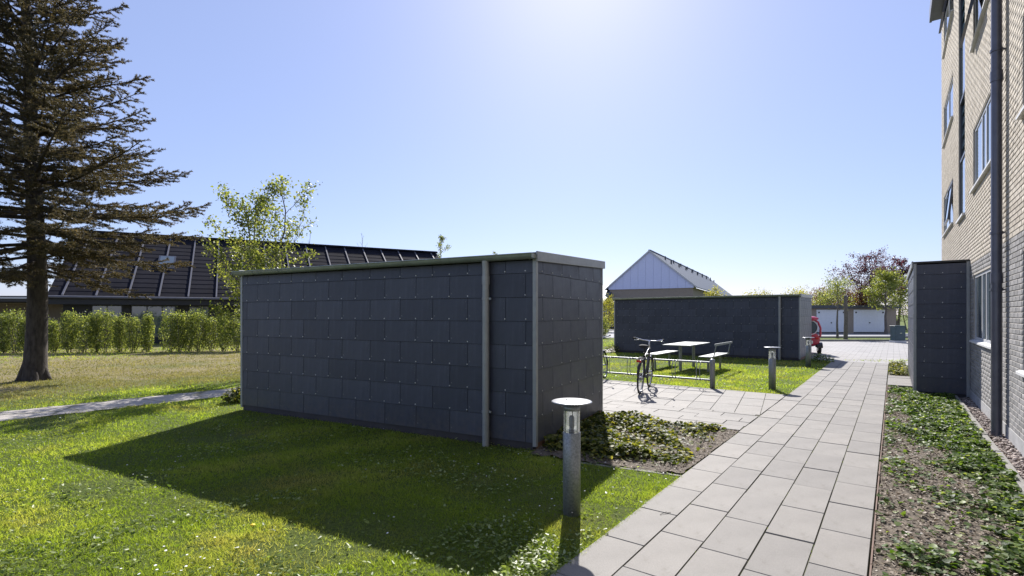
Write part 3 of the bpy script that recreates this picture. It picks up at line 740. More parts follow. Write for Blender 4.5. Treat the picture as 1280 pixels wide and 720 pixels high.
# pebbles between edging and wall
N = 3300; tv = []; bmp = bmesh.new(); bmesh.ops.create_icosphere(bmp, subdivisions=1, radius=1); tv = [v.co[:] for v in bmp.verts]; tf = [tuple(v.index for v in f.verts) for f in bmp.faces]; bmp.free()
w_ = rng.uniform(.965, 1.14, N); s_ = 3+rng.random(N)**1.3*9.7; z_ = rng.uniform(.012, .05, N)
P = np.stack([.5975*s_+.8019*w_, .8019*s_-.5975*w_, z_], 1)
V, F, r_ = scatter(tv, tf, P, rdir(N, -.3, .3), np.tile([[0,0,1.]], (N,1)), np.stack([rng.uniform(.012,.022,N), rng.uniform(.015,.03,N), rng.uniform(.009,.015,N)], 1), rng.random(N))
tag(np_mesh('pebbles', V, F, r_, M['pebble'], None, True), 'brown pebbles filling the strip at the foot of the brick wall', 'pebbles', kind='stuff')

# ------------------------------------------------------------------ bollard lights
def bollard():
    r = empty('bollard_light', (0,0,0))
    p = MB(); p.lathe([(0,-.05),(.0705,-.05),(.0705,.655),(.066,.66),(0,.66)], 32); p.build('post', M['galv'], r)
    q = MB(); q.lathe([(.066,.66),(.066,.832)], 32); q.lathe([(.0625,.832),(.0625,.66)], 32); q.build('clear_cylinder', M['clear'], r)
    n = MB(); n.lathe([(0,.832),(.067,.832),(.067,.868),(.05,.875),(.05,.893),(0,.893)], 32); n.build('collar', M['galv'], r)
    b = MB(); b.lathe([(0,.66),(.045,.661),(.04,.675),(.018,.68),(.018,.70),(.022,.705),(.022,.775),(.012,.79),(0,.79)], 16); b.build('lamp', M['discwhite'], r)
    for k_ in range(3):
        a = 2.1*k_+.5; s = MB(); s.tube([(.054*math.cos(a), .054*math.sin(a), .66), (.054*math.cos(a), .054*math.sin(a), .832)], .0035, 6); s.build('strut', M['galv'], r)
    d = MB(); d.lathe([(0,.893),(.155,.893),(.163,.897),(.163,.902),(.155,.906),(0,.909)], 48); dd = d.build('disc_top', M['discwhite'], r)
    for k_ in range(3):
        a = 2.1*k_+.3; s = MB(); s.lathe([(0,.913),(.006,.913),(.006,.907)], 8, (.05*math.cos(a), .05*math.sin(a), 0)); s.build('screw', M['darkmetal'], dd)
    return r
proto = bollard()
for i, (s, lab) in enumerate(((3.58, 'round disc-topped bollard light nearest the camera, in front of the near shed'), (12.05, 'disc-topped bollard light on the lawn between the bicycle rack post and the slab path'), (17.8, 'disc-topped bollard light farthest away, beside the right corner of the far shed'))):
    o = proto if i == 0 else copy_tree(proto); o.location = PW(-2.07, s); o.rotation_euler = (0, 0, i*1.3)
    tag(o, lab, 'bollard light', 'disc-topped bollard lights along the path')

# ------------------------------------------------------------------ bicycle rack (local x along the rail)
rk = tag(empty('bicycle_rack', PW(-3.09, 11.28), TH), 'galvanised bicycle rack rail with round end post and wire wheel holders', 'bicycle rack')
b = MB(); b.lathe([(0,-.05),(.055,-.05),(.055,.60),(.05,.635),(.03,.652),(0,.656)], 20); b.build('end_post', M['galv'], rk)
b = MB(); b.lathe([(0,-.05),(.055,-.05),(.055,.60),(.05,.635),(.03,.652),(0,.656)], 20, (-5.6,0,0)); b.build('end_post', M['galv'], rk)
for z, r_ in ((.575, .021), (.20, .021)):
    b = MB(); b.tube([(-5.6,0,z), (-.03,0,z)], r_, 10); b.build('rail', M['galv'], rk)
x = -.24; hm = None
while x > -5.4:
    for dx in (-.035, .035):
        if hm is None:
            b = MB(); b.tube([(0,.0,.56),(0,-.06,.60),(0,-.15,.57),(0,-.19,.47),(0,-.20,.34),(0,-.17,.24),(0,-.08,.19),(0,0,.20)], .0075, 7); h = b.build('wheel_holder', M['galv'], rk); hm = h.data
        else: h = link('wheel_holder', hm, None, rk)
        h.location = (x+dx, 0, 0)
    x -= .525

# ------------------------------------------------------------------ bicycle (local +x forward)
def bicycle():
    r = empty('bicycle', (0,0,0)); RW = .335; H_ = .545
    def wheel(cx, nm):
        w = MB(); w.torus((cx,0,RW), (0,1,0), RW-.018, .018, 44, 8); t = w.build(nm, M['rubber'], r)
        q = MB(); q.torus((cx,0,RW), (0,1,0), RW-.042, .009, 40, 6); q.build('rim', M['chrome'], t)
        q = MB(); q.tube([(cx,-.045,RW),(cx,.045,RW)], .02, 10)
        for k_ in range(28):
            a = 2*math.pi*k_/28; q.tube([(cx+.02*math.cos(a+.6), .03*(-1)**k_, RW+.02*math.sin(a+.6)), (cx+(RW-.045)*math.cos(a), 0, RW+(RW-.045)*math.sin(a))], .0016, 3, False)
        q.build('spokes', M['chrome'], t)
        q = MB(); n = 22; a0, a1 = (.2, 2.9) if cx == 0 else (-.1, 2.3)
        vs = []; fs = []
        for i in range(n+1):
            a = a0+(a1-a0)*i/n
            for yy, dr in ((-.026, .010), (-.018, .024), (.018, .024), (.026, .010)): vs.append((cx+(RW+dr)*math.cos(a), yy, RW+(RW+dr)*math.sin(a)))
        for i in range(n):
            for j in range(3): fs.append((i*4+j, i*4+j+1, (i+1)*4+j+1, (i+1)*4+j))
        q.add(vs, fs, True); q.build('mudguard', M['black'], r)
    wheel(0, 'wheel'); wheel(1.09, 'wheel')
    f = MB(); bb = (.43,0,.29); st = (.27,0,.80); ht = (.83,0,.86); hb = (.88,0,.66)
    f.tube([bb, st], .016, 8); f.tube([bb, hb], .02, 8); f.tube([(.31,0,.70), ht], .016, 8); f.tube([ht, hb], .021, 10)
    for y in (-.055, .055):
        f.tube([bb, (.2,y,.31), (0,y,RW)], .01, 6); f.tube([(.29,y*.4,.74), (0,y,RW)], .009, 6)
    f.build('frame', M['black'], r)
    q = MB(); q.tube([ht, (.905,0,.60)], .017, 8)
    for y in (-.05, .05): q.tube([(.90,y*.5,.68), (.92,y,.60), (.99,y,.45), (1.09,y,RW)], .011, 6)
    q.build('fork', M['black'], r)
    q = MB(); q.tube([ht, (.80,0,.99), (.84,0,1.02)], .014, 8)
    q.tube([(.70,-.30,1.06),(.80,-.27,1.055),(.875,-.14,1.02),(.87,0,1.015),(.875,.14,1.02),(.80,.27,1.055),(.70,.30,1.06)], .012, 8)
    hbr = q.build('handlebar', M['chrome'], r)
    for y in (-1, 1):
        q = MB(); q.tube([(.64,y*.312,1.062),(.76,y*.285,1.058)], .018, 8); q.build('grip', M['rubber'], hbr)
        q = MB(); q.tube([(.84,y*.2,1.035),(.83,y*.24,1.02),(.74,y*.30,1.015)], .006, 5); q.build('brake_lever', M['chrome'], hbr)
    s = MB(); secs = [(-.13,.085,.0),(-.06,.10,.012),(.02,.07,.008),(.08,.03,.002),(.14,.018,-.008)]; vs = []; fs = []
    for x_, w_, z_ in secs:
        for k_ in range(10):
            a = 2*math.pi*k_/10; vs.append((.235+x_, w_*math.cos(a), .935+z_+(.022 if math.sin(a) > 0 else .035)*math.sin(a)))
    for i in range(len(secs)-1):
        for k_ in range(10): fs.append((i*10+k_, i*10+(k_+1)%10, (i+1)*10+(k_+1)%10, (i+1)*10+k_))
    fs += [tuple(range(10)), tuple(range(40, 50))]
    s.add(vs, fs, True); s.tube([st, (.245,0,.93)], .013, 8); s.build('saddle', M['rubber'], r)
    c = MB(); c.box((-.30,-.065,.705),(.24,-.055,.715)); c.box((-.30,.055,.705),(.24,.065,.715)); c.box((-.30,-.055,.705),(-.29,.055,.715))
    for x_ in (-.2,-.1,0,.1,.2): c.box((x_-.004,-.055,.705),(x_+.004,.055,.713))
    for y in (-.06,.06): c.tube([(-.2,y,.71),(0,y,RW)], .005, 5)
    c.build('luggage_carrier', M['darkmetal'], r)
    c = MB(); c.box((-.325,-.045,.655),(-.302,.045,.70)); c.build('rear_reflector', M['redlamp'], r, .004)
    c = MB(); c.torus((.43,.045,.29), (0,1,0), .085, .006, 24, 5); c.tube([(.43,-.06,.29),(.43,.07,.29)], .018, 8); cr_ = c.build('chainring', M['darkmetal'], r)
    for y, sg in ((.085, 1), (-.085, -1)):
        c = MB(); c.tube([(.43,y*.9,.29),(.43+.15*sg,y,.29-.08*sg)], .009, 6); c.box((.43+.15*sg-.045,min(y,y+.09*sg),.29-.08*sg-.012),(.43+.15*sg+.045,max(y,y+.09*sg),.29-.08*sg+.012)); c.build('pedal', M['black'], cr_)
    c = MB(); c.box((-.02,.05,.42),(.44,.062,.425)); c.hexa([(0,.05,.27),(.43,.05,.21),(.43,.062,.21),(0,.062,.27),(0,.05,.40),(.43,.05,.375),(.43,.062,.375),(0,.062,.40)]); c.build('chain_guard', M['black'], r)
    c = MB(); c.tube([(.30,.03,.27),(.22,.16,.01)], .007, 6); c.build('kickstand', M['chrome'], r)
    return r
bk = bicycle(); bk.location = (2.53, 10.13, .026); bk.rotation_euler = (R(3), 0, math.atan2(1.02, .46))
tag(bk, 'black city bicycle parked in the rack with its red rear reflector showing', 'bicycle', 'bicycles in the rack')
b2 = copy_tree(bk); b2.location = (1.83, 11.58, .026); b2.rotation_euler = (R(-4), 0, math.atan2(.93, .42))
tag(b2, 'bicycle mostly hidden behind the near shed corner, only a wheel and grip showing', 'bicycle', 'bicycles in the rack')

# ------------------------------------------------------------------ picnic table and benches (local y along the table)
pc = Vector((5.15, 15.05, 0)); q_ = Vector((-.8019, .5975, 0))
t = tag(empty('picnic_table', pc, TH), 'grey steel picnic table on two posts in front of the far shed', 'table')
def slatted(w, l, z, name, par, n, th=.022):
    me = MB().box((-w/2/n+.004, -l/2, 0), (w/2/n-.004, l/2, th)).mesh(name)
    for i in range(n):
        o = link(name, me, M['galv'], par); o.location = (-w/2+w/n*(i+.5), 0, z)
slatted(.78, 1.95, .725, 'tabletop_slat', t, 5)
for y in (-.6, .6):
    b = MB(); b.tube([(0,y,-.05),(0,y,.70)], .045, 12); b.box((-.33,y-.03,.69),(.33,y+.03,.722)); b.build('leg', M['galv'], t)
def bench(c, back, label):
    r = tag(empty('bench', c, TH), label, 'bench', 'benches at the picnic table')
    slatted(.36, 1.85, .43, 'seat_slat', r, 3)
    for y in (-.6, .6):
        b = MB(); b.tube([(0,y,-.05),(0,y,.41)], .032, 10); b.box((-.16,y-.025,.405),(.16,y+.025,.427)); b.build('leg', M['galv'], r)
    if back:
        for y in (-.75, .75):
            b = MB(); b.tube([(back*.15,y,.42),(back*.19,y,.46),(back*.26,y,.80)], .014, 8); b.build('back_support', M['galv'], r)
        for z_ in (.775,):
            b = MB(); b.box((back*.26-.012,-.92,z_-.03),(back*.26+.012,.92,z_+.03)); b.build('backrest', M['galv'], r)
bench(pc+q_*.76+Vector((.03,.05,0)), 0, 'backless grey steel bench on the left side of the picnic table')
bench(pc-q_*.72+Vector((.05,0,0)), 1, 'grey steel bench with backrest rail on the right side of the picnic table')

# ------------------------------------------------------------------ red cabin scooter beside the far shed (local +y forward)
sco = tag(empty('mobility_scooter', PW(-2.72, 23.75), TH+.25), 'small red cabin mobility scooter with round roof half hidden behind the far shed', 'scooter')
def loftx(secs, n=28, ex=2.6):
    vs = []; fs = []
    for y, cz, w, h in secs:
        for k_ in range(n):
            a = 2*math.pi*k_/n; c_, s_ = math.cos(a), math.sin(a)
            vs.append((w*math.copysign(abs(c_)**(2/ex), c_), y, cz+h*math.copysign(abs(s_)**(2/ex), s_)))
    for i in range(len(secs)-1):
        for k_ in range(n): fs.append((i*n+k_, (i+1)*n+k_, (i+1)*n+(k_+1)%n, i*n+(k_+1)%n))
    fs += [tuple(range(n-1,-1,-1)), tuple(range((len(secs)-1)*n, len(secs)*n))]
    return vs, fs
m = MB(); vs, fs = loftx([(-.02,.60,.33,.22),(0,.60,.37,.26),(.3,.58,.40,.30),(.8,.52,.40,.28),(1.2,.50,.34,.24),(1.35,.48,.25,.18)]); m.add(vs, fs, True); m.build('body', M['red'], sco)
m = MB()
for y, w, zt in ((.02,.33,1.40),(1.1,.30,1.36)):
    m.tube([(-w-.05,y,.70),(-w-.06,y,1.05),(-w+.02,y,zt-.12),(-w+.16,y,zt),(w-.16,y,zt),(w-.02,y,zt-.12),(w+.06,y,1.05),(w+.05,y,.70)], .04, 10)
m.build('cabin_frame', M['red'], sco)
m = MB(); vs, fs = loftx([(-.04,1.39,.27,.05),(.05,1.43,.33,.07),(.6,1.46,.34,.07),(1.1,1.41,.30,.06),(1.25,1.33,.24,.04)]); m.add(vs, fs, True); m.build('roof', M['red'], sco)
m = MB(); vs, fs = loftx([(-.005,1.07,.31,.28),(.005,1.07,.31,.28)], 28, 2.4); m.add(vs, fs, False); m.build('rear_window', M['pane'], sco)
m = MB(); m.torus((0,-.015,1.07), (0,1,0), .29, .018, 32, 6); m.build('window_trim', M['whitepaint'], sco)
m = MB(); m.box((-.24,.25,.75),(.24,.33,1.15)); m.box((-.24,.30,.72),(.24,.72,.80)); m.build('seat', M['rubber'], sco, .03)
for x, y in ((-.36,.15),(.36,.15),(0,1.25)):
    m = MB(); m.torus((x,y,.22), (1,0,0), .155, .066, 28, 10); w_ = m.build('wheel', M['rubber'], sco)
    m = MB(); m.tube([(x-.05,y,.22),(x+.05,y,.22)], .10, 16); m.build('hub', M['chrome'], w_)
    m = MB(); vs = []; fs = []
    for i in range(13):
        a = .15+2.85*i/12
        for xx in (-.10, .10): vs.append((x+xx, y+.255*math.cos(a), .22+.255*math.sin(a)))
    for i in range(12): fs.append((2*i, 2*i+1, 2*i+3, 2*i+2))
    m.add(vs, fs, True); m.build('mudguard', M['black'], sco)
for x in (-.27,.27):
    m = MB(); m.box((x-.05,-.045,.60),(x+.05,-.02,.68)); m.build('tail_light', M['redlamp'], sco, .008)
m = MB(); m.box((-.12,-.035,.42),(.12,-.022,.54)); m.build('number_plate', M['whitepaint'], sco, .004)

# ------------------------------------------------------------------ garages, cabinet, post
ga = tag(empty('garage_row', (29, 42.8, 0), 0), 'low brick garage row with white up-and-over doors across the road', 'garage')
def gx(x): return x-29
m = MB(); D_ = [(24.6+.85, 27.95), (28.55, 31.25)]
m.box((gx(18), .12, 0), (gx(32.1), 6, 2.2))
xs = [18, 18.6, 21.1, 21.9, 24.4, D_[0][0], D_[0][1], D_[1][0], D_[1][1], 32.1]
xs = [(18, 18.6), (21.1, 21.9), (24.4, D_[0][0]), (D_[0][1], D_[1][0]), (D_[1][1], 32.1)]
for a, b_ in xs: m.box((gx(a), 0, 0), (gx(b_), .13, 2.05))
m.box((gx(18), 0, 2.052), (gx(32.1), .13, 2.2)); m.build('wall', M['cream'], ga)
m = MB(); m.box((gx(17.8), -.25, 2.1), (gx(32.3), 6.2, 2.36)); m.build('roof', M['darkframe'], ga)
for a, b_ in [(18.6, 21.1), (21.9, 24.4)]+D_:
    m = MB(); m.box((gx(a)+.01, .03, .12), (gx(b_)-.01, .09, 2.0))
    n = 12
    for i in range(n): m.box((gx(a)+.03+i*(b_-a-.06)/n, .018, .16), (gx(a)+.03+(i+.82)*(b_-a-.06)/n, .031, 1.97))
    d = m.build('garage_door', M['whitepaint'], ga)
    m = MB(); m.box((gx(a)+.01, .02, 0), (gx(b_)-.01, .095, .115)); m.build('door_base', M['black'], d)
    m = MB(); m.tube([(gx((a+b_)/2), .02, .9), (gx((a+b_)/2), -.03, .9)], .05, 8); m.build('handle', M['black'], d)
    for xx in (a+.22, b_-.22):
        m = MB(); m.box((gx(xx)-.06, .0, 1.7), (gx(xx)+.06, .025, 1.82)); m.build('vent', M['black'], d)
cb = tag(empty('utility_cabinet', (21.85, 29.0, 0), 0), 'small dark teal utility cabinet standing at the edge of the court', 'cabinet')
m = MB(); m.box((-.29,-.2,.12),(.29,.2,.92)); m.build('body', M['cabinet'], cb, .01)
m = MB(); m.box((-.315,-.225,.922),(.315,.225,.965)); m.build('lid', M['cabinet'], cb, .008)
m = MB(); m.box((-.33,-.22,-.02),(.33,.22,.118)); m.build('base', M['graywall'], cb)
m = MB(); m.box((-.25,-.215,.17),(.25,-.203,.87)); d = m.build('door', M['cabinet'], cb, .004)
m = MB(); m.box((-.03,-.23,.53),(.06,-.216,.56)); m.build('handle', M['chrome'], d)
lp = tag(empty('wooden_post', (21.5, 33.0, 0), 0), 'plain grey wooden post standing on the grass verge between the garage doors', 'post')
m = MB(); m.tube([(0,0,-.1),(.03,0,1.3),(0,0,2.75)], [.13,.115,.10], 10); m.build('pole', M['bark2'], lp)
m = MB(); m.lathe([(.11,2.74),(.105,2.78),(0,2.80)], 10); m.build('cap', M['darkmetal'], lp)

# ------------------------------------------------------------------ dark long-roofed house on the left
hs = tag(empty('dark_roofed_house', (-22.75, 25.0, 0), math.atan2(.475, .88)), 'long house with black ribbed pitched roof behind the hedge on the left', 'house')
LH, DH, ZE, ZR = 22.2, 6.0, 2.5, 6.5
m = MB(); sl_ = (ZR-ZE)/DH
m.hexa([(0,0,ZE-.12),(LH,0,ZE-.12),(LH,DH,ZR-.12),(0,DH,ZR-.12),(0,0,ZE),(LH,0,ZE),(LH,DH,ZR),(0,DH,ZR)])
m.hexa([(0,DH,ZR-.12),(LH,DH,ZR-.12),(LH,2*DH,ZE-.12),(0,2*DH,ZE-.12),(0,DH,ZR),(LH,DH,ZR),(LH,2*DH,ZE),(0,2*DH,ZE)])
m.build('roof', M['darkroof'], hs)
nc = 15
cm = MB(); dy = DH/nc; cm.hexa([(-LH/2,0,.0),(LH/2,0,0),(LH/2,dy*1.02,sl_*dy-.002),(-LH/2,dy*1.02,sl_*dy-.002),(-LH/2,0,.02),(LH/2,0,.02),(LH/2,dy*1.02,sl_*dy+.006),(-LH/2,dy*1.02,sl_*dy+.006)])
cmesh = cm.mesh('roof_course')
for i in range(nc):
    o = link('roof_course', cmesh, M['darkroof'], hs); o.location = (LH/2, i*dy, ZE+i*dy*sl_+.004)
rm = MB(); rm.hexa([(-.035,0,.01),(.035,0,.01),(.035,DH,ZR-ZE+.01),(-.035,DH,ZR-ZE+.01),(-.035,0,.085),(.035,0,.085),(.035,DH,ZR-ZE+.085),(-.035,DH,ZR-ZE+.085)])
rmesh = rm.mesh('roof_batten'); x = .6
while x < LH:
    o = link('roof_batten', rmesh, M['batten'], hs); o.location = (x, 0, ZE); x += 1.32
m = MB(); m.box((-.06,DH-.2,ZR-.02),(LH+.06,DH+.2,ZR+.10)); m.build('ridge_cap', M['darkroof'], hs)
m = MB(); m.tube([(-.1,-.07,ZE-.04),(LH+.1,-.07,ZE-.04)], .07, 8); m.build('gutter', M['batten'], hs)
m = MB(); m.box((.0,.02,ZE-.40),(LH,.06,ZE-.125)); m.build('fascia', M['darkwood'], hs)
for x, yy in ((4.6, 2.5),):
    z = ZE+yy*sl_; m = MB(); m.hexa([(x-.42,yy,z+.03),(x+.42,yy,z+.03),(x+.42,yy+1.2,z+1.2*sl_+.03),(x-.42,yy+1.2,z+1.2*sl_+.03),(x-.42,yy,z+.12),(x+.42,yy,z+.12),(x+.42,yy+1.2,z+1.2*sl_+.12),(x-.42,yy+1.2,z+1.2*sl_+.12)])
    sk = m.build('skylight', M['darkframe'], hs)
    m = MB(); m.hexa([(x-.34,yy+.08,z+.08+.08*sl_),(x+.34,yy+.08,z+.08+.08*sl_),(x+.34,yy+1.12,z+1.12*sl_+.08),(x-.34,yy+1.12,z+1.12*sl_+.08),(x-.34,yy+.08,z+.128+.08*sl_),(x+.34,yy+.08,z+.128+.08*sl_),(x+.34,yy+1.12,z+1.12*sl_+.128),(x-.34,yy+1.12,z+1.12*sl_+.128)])
    m.build('pane', M['pane'], sk)
hw = []; x = 1.6
for wdt, gap in ((1.3,.35),(2.1,.5),(1.0,1.2),(2.6,.6),(1.3,.8),(2.4,.5),(2.2,1.0),(1.2,.5),(2.3,.9),(2.2,.6)):
    if x+wdt > LH-.8: break
    hw.append((x, x+wdt, .35 if wdt > 2 else .9, 2.08)); x += wdt+gap
m = MB()
for a, b_, z0, z1 in holes_boxes(0, 0, .5, LH-.5, 0, ZE-.13, hw): m.box((a, .6, z0), (b_, .85, z1))
m.box((.5, .85, 0), (.75, 2*DH-.6, ZE-.14)); m.box((LH-.75, .85, 0), (LH-.5, 2*DH-.6, ZE-.14)); m.box((.75, 2*DH-.9, 0), (LH-.75, 2*DH-.6, ZE-.14)); m.build('wall', M['darkwood'], hs)
for xe in (.5, LH-.75):
    m = MB(); m.add([(xe,.6,ZE-.13),(xe+.25,.6,ZE-.13),(xe+.25,2*DH-.6,ZE-.13),(xe,2*DH-.6,ZE-.13),(xe,DH,ZR-.15),(xe+.25,DH,ZR-.15)], [(0,1,5,4),(1,2,5),(2,3,4,5),(3,0,4),(3,2,1,0)]); m.build('gable', M['darkwood'], hs)
m = MB(); m.box((.752,3.2,.0),(LH-.752,3.3,2.2)); m.build('inner_wall', M['graywall'], hs)
for a, b_, z0, z1 in hw:
    m = MB(); n = max(1, round((b_-a)/.75)); t_ = .05
    m.box((a,.68,z0),(b_,.74,z0+t_)); m.box((a,.68,z1-t_),(b_,.74,z1))
    for i in range(n+1):
        xx = a+(b_-a-t_)*i/n; m.box((xx,.678,z0+t_),(xx+t_,.74,z1-t_))
    wf = m.build('window', M['darkframe'], hs)
    for i in range(n):
        x0 = a+(b_-a-t_)*i/n+t_; x1 = a+(b_-a-t_)*(i+1)/n; m = MB(); m.box((x0,.70,z0+t_),(x1,.71,z1-t_)); m.build('pane', M['pane'], wf)
# flat-roofed annex at its left
ax = tag(empty('flat_roofed_carport', (-27.5, 24.6, 0), R(6)), 'flat-roofed dark carport with pale fascia at the far left behind the spruce', 'carport')
m = MB(); m.box((-14,-.2,2.22),(4.6,6,2.5)); m.build('roof', M['darkwood'], ax)
m = MB(); m.box((-14,-.26,2.36),(4.6,-.203,2.44)); m.build('fascia_strip', M['graywall'], ax)
m = MB(); m.box((-13.8,3,0),(4.4,3.2,2.2)); m.build('back_wall', M['cream'], ax)
m = MB(); m.box((-5.0,2.9,.1),(-2.4,2.995,1.9)); m.build('garage_door', M['whitepaint'], ax)
for x_ in (-13.6,-8.5,-4.2,0,4.3): m = MB(); m.box((x_-.07,-.1,0),(x_+.07,.04,2.218)); m.build('pillar', M['graywall'], ax)

# ------------------------------------------------------------------ distant row house with white gable (local x front, y along ridge)
uw = Vector((.88,-.4745,0)); ud = Vector((.4745,.8803,0))
C0 = Vector((.356*57.5, 57.5, 0))-uw*10*1.0
rh = tag(empty('row_house', C0, math.atan2(-.4745,.88)), 'distant row house with white boarded gable and grey tiled roof behind the far shed', 'house')
ZE2, ZP2, LR = 4.85, 9.0, 50
m = MB(); m.box((.15,.15,0),(9.85,LR-.15,ZE2-.2)); m.build('wall', M['cream'], rh)
n = 11
for i in range(n):
    x0, x1 = .05+9.9*i/n+.008, .05+9.9*(i+1)/n-.008
    hz = lambda x: ZE2+.01+(ZP2-ZE2)*(1-abs(x-5)/5)
    pts = [(x0,ZE2-.25)]+[(x1,ZE2-.25),(x1,hz(x1))]+([(5,hz(5))] if x0 < 5 < x1 else [])+[(x0,hz(x0))]
    k_ = len(pts); m = MB(); m.add([(x,.02,z) for x, z in pts]+[(x,.14,z) for x, z in pts], [tuple(range(k_)), tuple(range(2*k_-1,k_-1,-1))]+[(k_+i_,k_+(i_+1)%k_,(i_+1)%k_,i_) for i_ in range(k_)])
    m.build('gable_board', M['gable'], rh)
m = MB(); e = .35; sl2 = (ZP2-ZE2)/5
for sg in (-1, 1):
    xo = 5+sg*(5+e); zo = ZE2-e*sl2
    p = [(xo,-.10,zo),(5,-.10,ZP2),(5,LR+.2,ZP2),(xo,LR+.2,zo)]
    if sg > 0: p = [p[1],p[0],p[3],p[2]]
    m.hexa(p+[(x,y,z+.10) for x,y,z in p])
m.build('roof', M['tileroof'], rh)
m = MB(); m.box((4.88,-.09,ZP2+.06),(5.12,LR+.2,ZP2+.17)); m.build('ridge', M['tileroof'], rh)
for sg in (-1, 1):
    m = MB(); xo = 5+sg*(5+e); m.hexa([(xo,-.15,ZE2-e*sl2-.04),(5,-.15,ZP2-.04),(5,-.104,ZP2-.04),(xo,-.104,ZE2-e*sl2-.04),(xo,-.15,ZE2-e*sl2+.13),(5,-.15,ZP2+.13),(5,-.104,ZP2+.13),(xo,-.104,ZE2-e*sl2+.13)]); m.build('verge_board', M['graywall'], rh)
vm = MB().tube([(0,0,-.2),(0,0,.38)], .09, 8).mesh('roof_vent')
for i in range(9):
    for f_ in (.18, .30):
        y = 3.5+i*5.2; x = 5+5*f_; o = link('roof_vent', vm, M['darkframe'], rh); o.location = (x, y+f_*5, ZP2-5*f_*sl2+.16)
for i in range(9):
    m = MB(); y = 3+i*5.2; m.box((9.84,y,1),(9.93,y+1.6,2.3)); wf = m.build('window', M['windowframe'], rh); m = MB(); m.box((9.92,y+.1,1.1),(9.94,y+1.5,2.2)); m.build('pane', M['pane'], wf)
# lower wing on its left
lw = tag(empty('low_wing_house', C0-uw*7.2+ud*-3, math.atan2(-.4745,.88)), 'lower house wing with dark roof at the left of the white gable', 'house')
m = MB(); m.box((.2,.2,0),(7,12,2.9)); m.build('wall', M['whitepaint'], lw)
m = MB(); m.hexa([(-.3,-.3,2.7),(7.6,-.3,2.7),(7.6,5.5,5.1),(-.3,5.5,5.1),(-.3,-.3,2.9),(7.6,-.3,2.9),(7.6,5.5,5.3),(-.3,5.5,5.3)])
m.hexa([(-.3,5.5,5.1),(7.6,5.5,5.1),(7.6,12.3,2.7),(-.3,12.3,2.7),(-.3,5.5,5.3),(7.6,5.5,5.3),(7.6,12.3,2.9),(-.3,12.3,2.9)]); m.build('roof', M['tileroof'], lw)
m = MB(); m.box((2,.12,1),(3.6,.19,2.2)); wf = m.build('window', M['darkframe'], lw); m = MB(); m.box((2.1,.10,1.1),(3.5,.115,2.1)); m.build('pane', M['pane'], wf)
fn = tag(empty('board_fence', (9.8, 52.5, 0), 0), 'dark board fence far beyond the gap between the two sheds', 'fence')
fb = MB().box((-.14,0,0),(.14,.03,1.7)).mesh('board')
for i in range(26): o = link('board', fb, M['darkwood'], fn); o.location = (-3.9+i*.3, random.uniform(-.01,.01), .05)
m = MB(); m.box((-4,.03,1.35),(4,.08,1.45)); m.build('rail', M['darkwood'], fn)

